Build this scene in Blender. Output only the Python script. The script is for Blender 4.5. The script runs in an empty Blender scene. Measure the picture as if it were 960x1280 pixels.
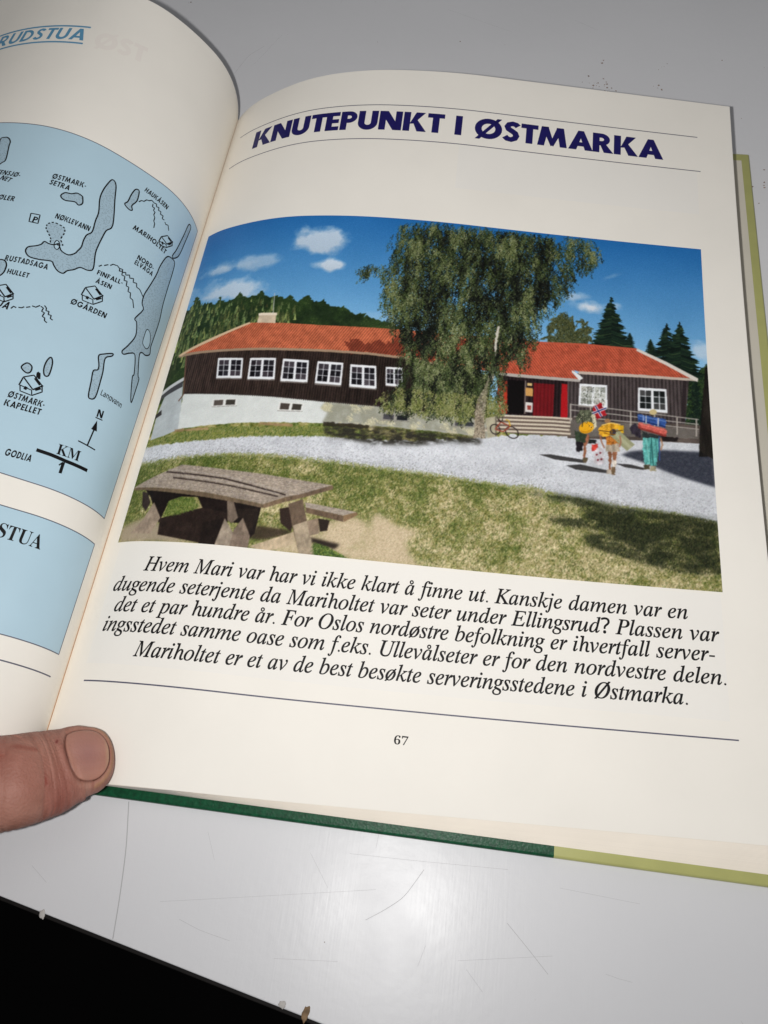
# An open picture book on a scratched white table, held down by a thumb.
# All lengths in the tables below are millimetres; one Blender unit is a metre.
import bpy, bmesh, math, random
import numpy as np
from mathutils import Vector, Matrix
from mathutils.geometry import tessellate_polygon

MM = 0.001
scene = bpy.context.scene
COL = scene.collection
# curvature of the two pages, layout of the printing and the pose of the phone, measured off the photograph
MODEL = {
  'KR': [0.0,8.0,18.0,32.0,50.0,75.0,110.0,150.0,200.0],
  'KL': [0.0,8.0,18.0,32.0,50.0,75.0,110.0,150.0],
  'thR': [0.78556,0.51793,0.29852,0.18447,0.02822,-0.01941,-0.05782,-0.02359,0.02429],
  'dR': [0.31548,0.37613,0.43663,0.45799,0.34982,0.09104,-0.06185,-0.13209,-0.20791],
  'thL': [1.8856,1.55877,1.15811,0.67108,0.60123,0.13136,-0.51387,-0.60973],
  'dL': [0.04838,0.29166,0.52205,0.56419,0.20084,-0.17579,0.42979,0.31631],
  'wu': [-0.07685,0.73563,0.02653,0.18661,0.0934,0.72636,0.1676,-0.00442,0.21455],
  'wv': [-0.53621,0.72223,-0.41251,0.8649,-1.82944,1.65969,0.16466,0.27052,-0.58603],
  'gz': -0.616158,
  'H': 8.297824,
  'V': 264.361252,
  'f': 992.778536,
  'cam': [108.68969,-19.834501,222.274504],
  'Rc': [[0.990708,0.129505,-0.041539],[0.097631,-0.889838,-0.44571],[-0.094684,0.437513,-0.894213]],
  'vr1': 246.33,
  'vr2': 229.65,
  'vpt': 193.91,
  'vpb': 68.8,
  'vbr': 26.51,
  'upl': 7.04,
  'upr': 187.04,
  'ubl': 9.48,
  'ubr': 188.21,
  'mt': 193.84,
  'mb': 73.67,
  'um': 7.68,
  'lpt': 64.72,
  'lpb': 30.44,
  'ulp': 8.37,
  'lr': 23.93,
  'ulr': 8.75,
}

M = MODEL
TABLE_Z = -M['H']
FLASH, FILL_POWER, WORLD = 2.42, 1.9, 0.105
PAGE_W, PAGE_H = 200.0, M['V']

# ------------------------------------------------------------------ camera, world, lamps, exposure
RC = np.array(M['Rc']); CAMPOS = np.array(M['cam'])
cam_data = bpy.data.cameras.new('phone_camera')
cam = bpy.data.objects.new('phone_camera', cam_data); COL.objects.link(cam)
cam_data.sensor_fit = 'HORIZONTAL'; cam_data.sensor_width = 36.0
cam_data.lens = M['f'] / 960.0 * 36.0
cam_data.clip_start = 0.01; cam_data.clip_end = 50.0
mw = Matrix.Identity(4)
for r in range(3):
    mw[r][0] = RC[0][r]; mw[r][1] = -RC[1][r]; mw[r][2] = -RC[2][r]; mw[r][3] = CAMPOS[r] * MM
cam.matrix_world = mw
scene.camera = cam

world = bpy.data.worlds.new('World'); scene.world = world; world.use_nodes = True
bg = world.node_tree.nodes['Background']
bg.inputs[0].default_value = (0.93, 0.96, 1.0, 1); bg.inputs[1].default_value = WORLD

def disk_light(name, loc_mm, target_mm, size_mm, watts, color):
    l = bpy.data.lights.new(name, 'AREA'); l.shape = 'DISK'; l.size = size_mm * MM; l.energy = watts; l.color = color
    o = bpy.data.objects.new(name, l); COL.objects.link(o)
    o.location = Vector(loc_mm) * MM
    o.rotation_euler = (Vector(target_mm) - Vector(loc_mm)).to_track_quat('-Z', 'Y').to_euler()
    return o
# the phone's own flash, 14 mm beside the lens, its beam thrown forward over the page; the phone evens its throw out with distance
fl = CAMPOS + RC.T @ np.array([-14.0, 1.0, -2.0])
fo_ = disk_light('phone_flash', fl, fl + np.array([2.0, 215.0, -165.0]), 5.0, 1.0, (1.0, 0.985, 0.965))
ld = fo_.data; ld.use_nodes = True
em = ld.node_tree.nodes['Emission']; lf = ld.node_tree.nodes.new('ShaderNodeLightFalloff'); lf.inputs['Strength'].default_value = FLASH
ld.node_tree.links.new(lf.outputs['Linear'], em.inputs['Strength'])
# weak overhead fill, added to lift the ambient light; no such lamp is seen
disk_light('overhead_fill', (110, 150, 1750), (110, 130, 0), 900, FILL_POWER, (1.0, 0.97, 0.93))

scene.view_settings.view_transform = 'Standard'; scene.view_settings.look = 'None'
scene.view_settings.exposure = 0.0; scene.view_settings.gamma = 1.0
scene.view_settings.use_curve_mapping = False
scene.cycles.max_bounces = 8

# ------------------------------------------------------------------ helpers
def lin(c):
    c = np.asarray(c, float) / 255.0
    return np.where(c <= 0.04045, c / 12.92, ((c + 0.055) / 1.055) ** 2.4)

def mat(name, srgb, rough=0.6, spec=0.4, mott=0.0, mscale=60.0, bump=0.0, bscale=800.0, rvar=0.0, sss=0.0, attr=None, coat=0.0):
    """Principled material with procedural mottling, bump and roughness variation (object space, metres)."""
    m = bpy.data.materials.new(name); m.use_nodes = True
    nt = m.node_tree; N = nt.nodes; L = nt.links
    b = N['Principled BSDF']
    b.inputs['Roughness'].default_value = rough
    b.inputs['Specular IOR Level'].default_value = spec
    if coat: b.inputs['Coat Weight'].default_value = coat; b.inputs['Coat Roughness'].default_value = 0.25
    c = lin(srgb) if srgb is not None else (0.5, 0.5, 0.5)
    tc = N.new('ShaderNodeTexCoord')
    if attr:
        a = N.new('ShaderNodeAttribute'); a.attribute_name = attr; src = a.outputs['Color']
    else:
        rgb = N.new('ShaderNodeRGB'); rgb.outputs[0].default_value = (*c, 1); src = rgb.outputs[0]
    if mott:
        n = N.new('ShaderNodeTexNoise'); n.inputs['Scale'].default_value = mscale; n.inputs['Detail'].default_value = 6
        L.new(tc.outputs['Object'], n.inputs['Vector'])
        mr = N.new('ShaderNodeMapRange'); mr.inputs[1].default_value = 0.3; mr.inputs[2].default_value = 0.7
        mr.inputs[3].default_value = 1 - mott; mr.inputs[4].default_value = 1 + mott
        L.new(n.outputs['Fac'], mr.inputs[0])
        mx = N.new('ShaderNodeMix'); mx.data_type = 'RGBA'; mx.blend_type = 'MULTIPLY'; mx.inputs[0].default_value = 1
        L.new(src, mx.inputs[6]); L.new(mr.outputs[0], mx.inputs[7]); src = mx.outputs[2]
    L.new(src, b.inputs['Base Color'])
    if rvar:
        n = N.new('ShaderNodeTexNoise'); n.inputs['Scale'].default_value = mscale * 3; n.inputs['Detail'].default_value = 4
        L.new(tc.outputs['Object'], n.inputs['Vector'])
        mr = N.new('ShaderNodeMapRange'); mr.inputs[1].default_value = 0.3; mr.inputs[2].default_value = 0.7
        mr.inputs[3].default_value = rough - rvar; mr.inputs[4].default_value = rough + rvar
        L.new(n.outputs['Fac'], mr.inputs[0]); L.new(mr.outputs[0], b.inputs['Roughness'])
    if bump:
        n = N.new('ShaderNodeTexNoise'); n.inputs['Scale'].default_value = bscale; n.inputs['Detail'].default_value = 3
        L.new(tc.outputs['Object'], n.inputs['Vector'])
        bp = N.new('ShaderNodeBump'); bp.inputs['Strength'].default_value = bump; bp.inputs['Distance'].default_value = 0.0002
        L.new(n.outputs['Fac'], bp.inputs['Height']); L.new(bp.outputs[0], b.inputs['Normal'])
    if sss:
        b.inputs['Subsurface Weight'].default_value = sss
        b.inputs['Subsurface Radius'].default_value = (1.0, 0.35, 0.2); b.inputs['Subsurface Scale'].default_value = 0.0015
    return m

def link(name, me, material, parent=None, smooth=True):
    if smooth: me.polygons.foreach_set('use_smooth', np.ones(len(me.polygons), bool))
    mats = material if isinstance(material, (list, tuple)) else [material]
    for x in mats: me.materials.append(x)
    o = bpy.data.objects.new(name, me); COL.objects.link(o)
    if parent is not None: o.parent = parent
    return o

def mesh_np(name, verts, faces, material, parent=None, smooth=True, mi=None):
    """verts in mm (n x 3); faces an int array (quads or tris) or list."""
    me = bpy.data.meshes.new(name)
    v = np.asarray(verts, np.float32) * MM
    if isinstance(faces, np.ndarray):
        n, k = faces.shape
        me.vertices.add(len(v)); me.vertices.foreach_set('co', v.ravel())
        me.loops.add(n * k); me.loops.foreach_set('vertex_index', faces.astype(np.int32).ravel())
        me.polygons.add(n); me.polygons.foreach_set('loop_start', np.arange(0, n * k, k, dtype=np.int32))
        me.update(calc_edges=True)
    else:
        me.from_pydata(v.tolist(), [], faces)
    me.validate(); me.update()
    o = link(name, me, material, parent, smooth)
    if mi is not None: me.polygons.foreach_set('material_index', np.asarray(mi, np.int32))
    return o

def join_into(o, others):
    """merge the meshes of others into o (marks and stains belong to the surface they are on)"""
    bm = bmesh.new(); bm.from_mesh(o.data); mats = list(o.data.materials)
    for q in others:
        n0 = len(bm.faces); bm.from_mesh(q.data); bm.faces.ensure_lookup_table()
        m_ = q.data.materials[0]
        if m_ not in mats: mats.append(m_); o.data.materials.append(m_)
        for f in bm.faces[n0:]: f.material_index = mats.index(m_)
    bm.to_mesh(o.data); bm.free()
    for q in others: bpy.data.objects.remove(q)

def empty(name, loc=(0, 0, 0)):
    o = bpy.data.objects.new(name, None); COL.objects.link(o); o.location = Vector(loc) * MM
    o.empty_display_size = 0.02
    return o

def grid_faces(nu, nv):
    i = np.arange(nu - 1)[:, None] * nv + np.arange(nv - 1)[None]
    i = i.ravel()
    return np.stack([i, i + nv, i + nv + 1, i + 1], 1)

# ------------------------------------------------------------------ the curved surfaces of the two pages
KR = np.array(M['KR']); KL = np.array(M['KL'] + [200.0])
THR = np.array(M['thR']); DR = np.array(M['dR'])
THL = np.array(M['thL'] + [-0.45]); DL = np.array(M['dL'] + [0.2])
EX = [(i, j) for i in range(4) for j in range(4) if 0 < i + j <= 3]

def _prof(K, th, u):
    g = np.linspace(0, K[-1] + 15, 1201); t = np.interp(g, K, th); d = g[1] - g[0]
    c = np.concatenate([[0], np.cumsum((np.cos(t[1:]) + np.cos(t[:-1])) / 2 * d)])
    s = np.concatenate([[0], np.cumsum((np.sin(t[1:]) + np.sin(t[:-1])) / 2 * d)])
    return np.interp(u, g, c), np.interp(u, g, s)

def _surf(K, th, dt, u, v):
    x0, z0 = _prof(K, th - dt / 2, u); x1, z1 = _prof(K, th + dt / 2, u); w = v / 260.0
    return np.stack([x0 * (1 - w) + x1 * w, v, z0 * (1 - w) + z1 * w + M['gz'] * w], -1)

def right(u, v):
    u = np.asarray(u, float); v = np.asarray(v, float) + 0 * u; u = u + 0 * v
    a = u / 100 - 1; b = v / 130 - 1
    du = sum(c * a ** i * b ** j for c, (i, j) in zip(M['wu'], EX)); dv = sum(c * a ** i * b ** j for c, (i, j) in zip(M['wv'], EX))
    return _surf(KR, THR, DR, u + du * (u / 200.0), v + dv)

def left(u, v):
    u = np.asarray(u, float); v = np.asarray(v, float) + 0 * u; u = u + 0 * v
    X = _surf(KL, THL, DL, u, v); X[..., 0] *= -1
    return X

def on(side, u, v, off=0.0):
    """Points `off` mm above the page surface."""
    u = np.asarray(u, float); v = np.asarray(v, float) + 0 * u; u = u + 0 * v
    f = right if side == 'R' else left
    P = f(u, v)
    if off:
        h = 0.25
        a = f(u + h, v) - f(np.maximum(u - h, 0), v); b = f(u, v + h) - f(u, v - h)
        n = np.cross(a, b); n /= np.linalg.norm(n, axis=-1, keepdims=True) + 1e-12
        if side == 'L': n = -n
        P = P + n * off
    return P

def flip(faces, side):
    return faces[:, ::-1] if side == 'L' else faces

def sheet(name, side, us, vs, off, material, parent):
    us = np.asarray(us, float); vs = np.asarray(vs, float)
    U, V = np.meshgrid(us, vs, indexing='ij')
    P = on(side, U.ravel(), V.ravel(), off)
    return mesh_np(name, P, flip(grid_faces(len(us), len(vs)), side), material, parent)

def resample(p, step, closed=False):
    p = [tuple(q) for q in p]
    if closed: p = p + [p[0]]
    out = []
    for a, b in zip(p[:-1], p[1:]):
        n = max(1, int(math.ceil(math.hypot(b[0] - a[0], b[1] - a[1]) / step)))
        for k in range(n): out.append((a[0] + (b[0] - a[0]) * k / n, a[1] + (b[1] - a[1]) * k / n))
    if not closed: out.append(p[-1])
    return np.array(out)

def smooth_closed(p, k=4):
    """Catmull-Rom through a closed outline."""
    p = np.asarray(p, float); n = len(p); out = []
    for i in range(n):
        a, b, c, d = p[i - 1], p[i], p[(i + 1) % n], p[(i + 2) % n]
        for t in np.arange(k) / k:
            out.append(0.5 * (2 * b + (c - a) * t + (2 * a - 5 * b + 4 * c - d) * t * t + (3 * b - a - 3 * c + d) * t ** 3))
    return np.array(out)

def ribbon(p, w, closed=False, step=0.8):
    """Flat ribbon of width w along a path in page coordinates -> verts (n x 2), quads."""
    q = resample(p, step, closed); n = len(q)
    if closed: t = np.roll(q, -1, 0) - np.roll(q, 1, 0)
    else: t = np.gradient(q, axis=0)
    t /= np.linalg.norm(t, axis=1, keepdims=True) + 1e-9
    nn = np.stack([-t[:, 1], t[:, 0]], 1) * w / 2
    V = np.concatenate([q + nn, q - nn]); m = n if closed else n - 1
    i = np.arange(m); j = (i + 1) % n
    return V, np.stack([i, i + n, j + n, j], 1).tolist()

def fill(polys, cut=None):
    """Tessellate outlines (first may have holes) in page coordinates, sliced every `cut` mm across the page so that they can bend with it."""
    vl = [[Vector((x, y, 0)) for x, y in p] for p in polys]
    flat = [v for p in vl for v in p]
    tri = [list(t) for t in tessellate_polygon(vl)]
    if not cut: return np.array([(v.x, v.y) for v in flat]), tri
    bm = bmesh.new(); vs = [bm.verts.new(v) for v in flat]
    for t in tri:
        try: bm.faces.new([vs[k] for k in t])
        except ValueError: pass
    x0 = min(v.x for v in flat); x1 = max(v.x for v in flat)
    x = x0 + cut
    while x < x1 - 0.05:
        bmesh.ops.bisect_plane(bm, geom=bm.verts[:] + bm.edges[:] + bm.faces[:], plane_co=(x, 0, 0), plane_no=(1, 0, 0)); x += cut
    bmesh.ops.triangulate(bm, faces=bm.faces[:])
    bm.verts.index_update()
    V = np.array([(v.co.x, v.co.y) for v in bm.verts]); F = [[v.index for v in f.verts] for f in bm.faces]
    bm.free(); return V, F

def decal(name, side, pieces, off, material, parent):
    """Join flat printed pieces [(verts2d, faces)] into one mesh that follows the page."""
    vs, fs, n = [], [], 0
    for V, F in pieces:
        V = np.asarray(V, float)
        a = [[k + n for k in f] for f in F]
        vs.append(V); fs += a; n += len(V)
    V = np.concatenate(vs)
    P = on(side, np.maximum(V[:, 0], 0.02), V[:, 1], off)
    # face the reader
    out = []
    for f in fs:
        p = P[f[:3]]; nrm = np.cross(p[1] - p[0], p[2] - p[0])
        out.append(f if nrm[2] >= 0 else f[::-1])
    return mesh_np(name, P, out, material, parent)
TABLE_MARKS = {"scratch":[[0.16,[[94.82,-24.48],[99.26,-21.66],[104.06,-18.02],[108.52,-10.72]]],[0.11,[[88.36,-9.37],[106.18,-8.86],[130.45,-7.88]]],[0.1,[[40.38,-27.27],[67.49,-22.4],[96.54,-17.09]]],[0.12,[[46.47,-30.64],[52.5,-32.45],[60.69,-33.77]]],[0.15,[[131.01,-20.47],[136.56,-25.54],[141.77,-30.51]]],[0.1,[[72.75,-36.16],[89.08,-34.7]]],[0.1,[[119.18,-30.52],[142.8,-26.32]]],[0.11,[[121.53,-32.16],[125.87,-36.45]]],[0.11,[[109.31,-33.08],[110.82,-28.23]]],[0.28,[[25.29,-4.05],[27.89,-15.72],[29.41,-27.36],[30.35,-37.41]]],[0.11,[[3.45,-23.28],[8.7,-26.75]]],[0.1,[[77.86,-10.52],[83.94,-18.35]]],[0.14,[[-12.0,305.77],[-8.34,318.51],[-2.29,325.89]]],[0.1,[[-4.21,313.08],[4.39,334.59]]],[0.1,[[80.0,358.76],[110.87,343.86]]],[0.12,[[188.14,-34.14],[189.16,-35.65]]],[0.1,[[144.09,-10.54],[164.48,-11.64]]],[0.1,[[96.01,3.19],[95.19,-7.1]]],[0.09,[[49.15,-8.94],[52.48,-15.58]]]],"specks":[[[150.33,310.66],3.2,15],[[154.47,306.71],2.0,7],[[174.9,310.29],1.8,5],[[178.61,323.46],1.5,4],[[153.31,325.57],0.8,2],[[214.05,251.61],2.0,6],[[210.43,243.8],1.2,3],[[209.64,292.29],0.6,1],[[216.4,262.21],0.5,2],[[-45.06,356.76],0.5,2],[[204.58,329.63],0.8,1],[[87.71,335.34],0.6,1]],"chips":[[[82.97,-47.01],1.3,2.6,1,-0.2],[[76.87,-45.79],1.4,1.2,0,0],[[10.09,-34.28],1.2,1.6,0,0.3]]}
THUMB = [[[24.23,4.66,8.0],[24.28,4.46,8.0]],[[20.96,9.36,9.2],[24.52,0.63,9.2]],[[18.25,10.77,10.5],[23.75,-2.45,10.5]],[[15.14,10.77,12.2],[21.46,-5.51,12.2]],[[11.76,9.81,14.0],[18.78,-8.18,14.0]],[[7.88,8.22,17.0],[15.93,-11.59,17.0]],[[3.92,6.25,21.0],[12.17,-14.55,21.0]],[[0.45,4.55,24.0],[8.2,-16.92,24.0]]]
PRINT = {
  'sky_top': [[1.37,122.83],[179.95,124.66]],
  'ca': [[47.36,113.57],[58.22,113.86],[46.6,118.84]],
  'cb': [[53.03,103.78],[61.15,103.87],[52.71,106.13]],
  'cc': [[24.07,105.57],[41.27,105.59],[23.46,108.54]],
  'cd': [[17.88,94.84],[32.21,92.57],[16.85,99.27]],
  'ce': [[138.66,99.82],[142.89,100.66],[138.62,101.76]],
  'cf': [[142.94,96.46],[149.78,96.95],[142.91,99.04]],
  'cg': [[178.2,82.64],[182.21,83.05],[178.42,87.67]],
  'ch': [[149.21,109.33],[152.42,111.06],[149.21,110.33]],
  'ci': [[72.51,83.51],[81.81,83.84],[72.24,85.99]],
  'cj': [[12.86,104.42],[22.2,105.15],[12.37,106.37]],
  'forest': [[2.94,-5.93],[-3.68,90.05],[1.7,89.35],[3.59,94.86],[8.32,89.22],[10.72,90.83],[13.35,88.59],[14.92,91.82],[18.27,88.86],[20.87,90.23],[22.9,92.73],[26.06,89.64],[28.99,90.41],[31.3,92.62],[34.21,89.8],[37.04,90.4],[39.86,89.07],[41.99,90.09],[45.11,88.23],[47.84,90.63],[50.76,87.84],[53.92,88.99],[56.99,86.61],[60.78,86.89],[64.31,84.63],[68.35,84.68],[72.61,82.58],[76.67,82.05],[80.8,80.62],[83.83,62.82],[15.65,31.94]],
  'roof_left': [[3.23,69.11],[15.05,73.73],[29.31,79.42],[54.18,79.13],[79.02,79.81],[96.7,79.98],[121.58,80.97],[122.13,67.4],[97.62,67.98],[81.88,69.6],[71.35,70.0],[55.47,69.78],[41.96,69.31],[24.84,68.98],[12.31,69.11]],
  'roof_left_shade': [[-7.04,97.24],[-7.04,96.8],[-7.04,97.03]],
  'roof_shade': [[62.61,72.36],[65.51,74.77],[69.62,73.63],[72.85,75.48],[76.71,74.04],[81.1,77.57],[96.84,78.16],[117.75,78.96],[120.76,69.63],[81.86,69.75],[74.0,69.82],[65.04,69.84]],
  'eave_left': [[2.81,69.21],[12.27,69.28],[24.8,69.14],[41.94,69.47],[55.45,69.93],[71.34,70.15],[81.86,69.75],[97.59,68.27],[97.66,67.38],[81.95,68.86],[71.44,69.26],[55.57,69.03],[42.09,68.55],[25.01,68.17],[12.53,68.27],[3.59,68.02]],
  'hip_left': [[2.81,69.21],[14.96,74.07],[29.24,79.75],[29.67,79.08],[15.54,73.01],[4.17,68.54]],
  'chimney': [[32.21,82.91],[38.29,83.0],[38.66,79.13],[31.99,79.32]],
  'chimney_cap': [[31.85,83.25],[38.52,83.33],[38.68,82.35],[32.03,82.26]],
  'mast': [[37.17,82.83],[36.28,91.41]],
  'wall_left': [[6.31,68.74],[24.9,68.66],[42.01,69.01],[55.53,69.33],[71.4,69.56],[81.92,69.15],[97.62,67.98],[110.65,66.03],[111.54,50.46],[98.92,50.65],[81.15,50.91],[58.06,50.84],[44.9,51.13],[31.31,51.28],[20.29,51.69],[9.97,52.39]],
  'corner_board': [[6.9,67.96],[8.0,67.76],[10.06,52.07],[9.78,49.61],[8.78,49.72]],
  'base_wall': [[9.89,52.71],[20.22,52.0],[31.28,51.43],[44.87,51.28],[58.04,50.99],[81.14,51.05],[98.91,50.8],[111.54,50.46],[111.91,43.74],[99.4,44.22],[81.82,44.19],[59.6,43.28],[40.36,41.78],[25.15,40.28],[11.46,38.85]],
  'base_shade': [[59.85,51.01],[81.14,51.05],[98.91,50.8],[111.54,50.46],[111.91,43.74],[99.4,44.22],[81.82,44.19],[59.6,43.28],[60.89,47.09],[58.37,48.57]],
  'annex_wall': [[2.04,53.36],[8.7,56.96],[12.08,38.82],[6.67,36.86],[1.08,35.88],[0.63,45.46]],
  'annex_roof': [[-1.12,52.21],[3.13,55.68],[8.42,57.95],[8.82,55.35],[3.25,53.1],[-1.36,50.68]],
  'annex_edge': [[-1.5,54.24],[2.79,56.72],[8.39,59.24],[8.77,57.9],[3.25,55.34],[-1.26,52.57]],
  'annex_win': [[-0.54,45.42],[2.25,47.31],[2.93,45.32],[-0.02,44.05]],
  'wl0': [[20.46,65.42],[29.47,65.03],[30.3,57.91],[21.51,58.11]],
  'wl1': [[32.35,65.01],[40.98,65.25],[41.66,57.85],[32.89,57.63]],
  'wl2': [[43.74,65.11],[52.11,65.11],[52.65,57.67],[44.15,57.44]],
  'wl3': [[55.32,65.06],[63.51,65.18],[63.69,57.49],[55.58,57.48]],
  'wl4': [[66.18,64.84],[74.26,65.05],[75.08,57.48],[66.82,57.36]],
  'wl5': [[77.64,65.11],[82.81,65.37],[83.43,58.96],[78.27,58.98]],
  'wr0': [[139.72,66.13],[148.03,66.44],[148.04,58.8],[139.57,58.63]],
  'wr1': [[158.03,66.6],[166.45,66.86],[166.47,58.92],[157.91,58.8]],
  'bw0': [[21.97,49.51],[30.49,49.77],[30.67,47.4],[22.25,46.95]],
  'bw1': [[44.91,49.38],[52.78,49.49],[52.64,46.88],[44.85,46.48]],
  'bw2': [[78.08,48.58],[86.7,48.68],[86.63,46.69],[78.07,46.31]],
  'bw3': [[100.84,48.61],[107.11,48.8],[107.22,47.12],[100.73,46.62]],
  'roof_right': [[121.56,81.28],[122.91,80.21],[140.53,81.36],[157.72,81.42],[166.48,77.12],[175.75,71.98],[158.85,71.77],[139.14,70.84],[137.61,71.27],[139.7,67.91],[118.28,67.54],[113.65,67.58],[112.98,80.21]],
  'roof_right_edge': [[157.72,81.73],[166.99,77.48],[176.5,72.2],[176.44,70.84],[175.23,71.32],[166.46,76.35],[157.46,80.77]],
  'eave_r1': [[113.65,67.58],[118.27,67.69],[139.69,68.06],[139.71,67.02],[118.33,66.51],[113.7,66.7]],
  'eave_r2': [[139.14,70.99],[158.85,71.77],[176.0,72.0],[175.96,71.09],[158.83,70.71],[139.16,69.94]],
  'barge': [[137.02,71.22],[139.77,69.41],[140.64,68.5],[139.51,67.54],[138.71,68.46],[137.04,70.37]],
  'wall_right': [[113.7,66.7],[139.7,67.32],[139.15,70.24],[175.72,71.37],[173.0,71.1],[171.9,55.1],[135.93,53.19],[114.44,52.51]],
  'wall_right2': [[135.62,68.95],[139.15,70.24],[173.75,71.18],[171.89,54.81],[135.93,53.19]],
  'corner_right': [[171.77,70.98],[173.0,71.1],[171.89,54.81],[170.68,54.7]],
  'ridge_r': [[112.98,80.21],[122.9,80.51],[140.52,81.67],[157.72,81.73],[157.71,80.95],[140.53,80.89],[122.93,79.75],[113.02,79.45]],
  'entr': [[113.72,66.4],[137.17,67.33],[136.91,53.58],[114.44,52.51]],
  'jamb': [[113.55,64.6],[116.62,64.68],[117.19,52.83],[113.93,52.73]],
  'door': [[116.85,65.29],[122.21,65.48],[122.44,53.42],[117.18,53.11]],
  'doorframe': [[122.2,65.63],[122.71,65.69],[122.94,53.48],[122.44,53.42]],
  'n1': [[123.0,64.84],[124.53,64.86],[124.57,63.84],[123.04,63.81]],
  'n2': [[122.56,63.02],[124.85,62.99],[124.96,60.07],[122.68,60.1]],
  'n3': [[122.77,57.78],[125.04,57.75],[125.04,54.29],[122.78,54.32]],
  'n3b': [[123.32,56.69],[124.58,56.69],[124.51,55.09],[123.38,55.11]],
  'redwall': [[125.03,65.07],[131.64,65.23],[131.45,53.28],[125.21,53.16]],
  'redpole': [[133.91,65.78],[135.68,65.68],[136.05,53.06],[133.82,52.96]],
  'steps': [[111.96,51.93],[131.45,53.28],[137.42,53.06],[137.27,47.09],[119.25,46.25],[110.76,46.41]],
  'st0': [[113.97,52.02],[131.45,53.19],[137.41,53.32]],
  'st1': [[113.04,50.58],[131.48,51.85],[137.44,51.98]],
  'st2': [[112.11,49.13],[131.52,50.52],[137.46,50.64]],
  'st3': [[111.19,47.7],[131.55,49.19],[137.48,49.31]],
  'st4': [[110.27,46.27],[131.59,47.86],[137.5,47.98]],
  'rail1': [[136.83,58.48],[149.77,58.25],[167.64,57.44],[176.06,56.94]],
  'rail2': [[136.86,56.45],[149.76,56.37],[167.58,55.55],[175.98,55.2]],
  'rail3': [[137.9,54.26],[158.57,54.09],[175.9,53.47]],
  'post0': [[136.82,58.77],[136.93,52.44]],
  'post1': [[143.07,58.57],[143.12,52.24]],
  'post2': [[155.44,58.11],[155.37,51.77]],
  'post3': [[162.78,57.39],[162.63,51.06]],
  'post4': [[169.57,57.19],[169.35,50.86]],
  'post5': [[175.35,57.16],[175.06,50.83]],
  'ramp': [[136.92,53.01],[156.12,53.56],[175.89,53.18],[175.74,50.04],[156.06,49.0],[137.03,47.06]],
  'ground_right': [[135.91,54.05],[156.13,54.43],[173.09,54.93],[180.72,54.78],[180.61,48.5],[158.46,47.83],[136.05,46.4]],
  'sp1': [[149.51,101.13],[158.22,81.16],[143.89,80.81]],
  'sp1b': [[155.47,87.72],[158.47,80.57],[152.86,80.58]],
  'sp2': [[167.39,92.52],[175.26,71.93],[160.19,77.07]],
  'sp3': [[171.53,93.61],[179.26,73.54],[165.39,73.35]],
  'sp4': [[162.12,85.94],[166.48,76.81],[158.95,78.47]],
  'sp5': [[175.56,79.28],[178.43,47.18],[171.51,63.8]],
  'rightwood': [[173.0,71.1],[179.98,78.18],[178.65,51.44],[171.89,54.81]],
  'decid': [[128.1,80.83],[130.4,91.11],[133.75,94.06],[137.26,90.04],[138.9,86.14],[140.12,91.65],[143.03,89.14],[144.65,81.52]],
  'post_right': [[178.82,76.49],[179.95,77.03],[180.15,75.33],[180.71,68.6],[179.41,44.12],[175.52,43.76],[176.24,53.36],[177.37,63.27],[178.2,69.19]],
  'post_right2': [[175.85,45.65],[179.15,43.51],[180.63,43.24],[182.05,69.04],[177.98,68.64],[177.36,59.97],[176.55,53.15],[175.65,47.27]],
  'crown': [[76.6,123.12],[93.16,125.61],[115.49,125.25],[132.11,125.12],[142.57,124.44],[146.44,121.5],[145.93,117.33],[143.8,114.35],[140.62,110.26],[138.44,111.65],[136.38,106.73],[135.98,100.78],[133.57,101.14],[132.2,92.6],[130.45,89.22],[128.7,94.72],[126.78,88.77],[126.02,80.58],[124.04,77.89],[123.71,72.98],[121.81,69.15],[120.25,69.57],[118.49,74.17],[116.52,72.12],[116.27,66.71],[117.51,62.13],[116.67,58.53],[115.86,54.39],[114.47,51.94],[110.91,52.66],[109.04,50.16],[106.45,51.28],[102.5,49.95],[97.94,50.25],[93.89,50.35],[88.82,50.34],[84.9,51.61],[81.21,50.34],[78.04,51.43],[75.99,53.8],[78.54,56.39],[81.42,58.45],[82.55,62.68],[81.78,67.94],[80.13,71.37],[80.17,76.24],[77.06,80.85],[74.82,81.86],[75.49,85.69],[73.1,87.97],[74.29,91.91],[72.13,96.87],[72.87,100.2],[70.05,100.92],[67.41,100.03],[64.17,99.44],[62.8,101.65],[65.31,103.83],[69.11,104.47],[72.49,103.78],[74.49,105.62],[75.24,109.03],[73.73,112.93],[75.1,115.77],[75.24,119.89]],
  'crown_core': [[82.34,121.61],[115.54,124.22],[129.43,122.68],[129.75,112.54],[128.56,99.21],[124.47,94.2],[121.51,82.51],[117.89,75.92],[112.89,72.28],[108.63,57.0],[98.79,52.35],[84.79,52.74],[83.11,56.89],[87.67,63.25],[84.8,71.88],[80.8,80.62],[79.57,93.09],[79.66,106.13],[80.06,116.24]],
  'limb_holes': [[92.78,63.84],[99.33,65.81],[100.65,61.84],[94.38,59.92]],
  'trunk': [[106.93,51.62],[107.62,56.87],[109.4,61.16],[110.91,66.06],[111.86,72.15],[112.48,79.84],[113.19,86.13],[113.97,86.24],[113.6,78.45],[112.92,71.68],[112.25,65.04],[110.77,59.58],[110.27,54.88],[110.04,50.28],[110.92,43.63],[106.97,43.17],[107.5,46.59]],
  'trunk2': [[112.31,73.42],[112.91,81.44],[113.24,85.2],[112.45,85.1],[111.78,78.22]],
  'trunk3': [[110.21,64.79],[111.77,73.65],[112.82,73.48],[111.52,64.36]],
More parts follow.
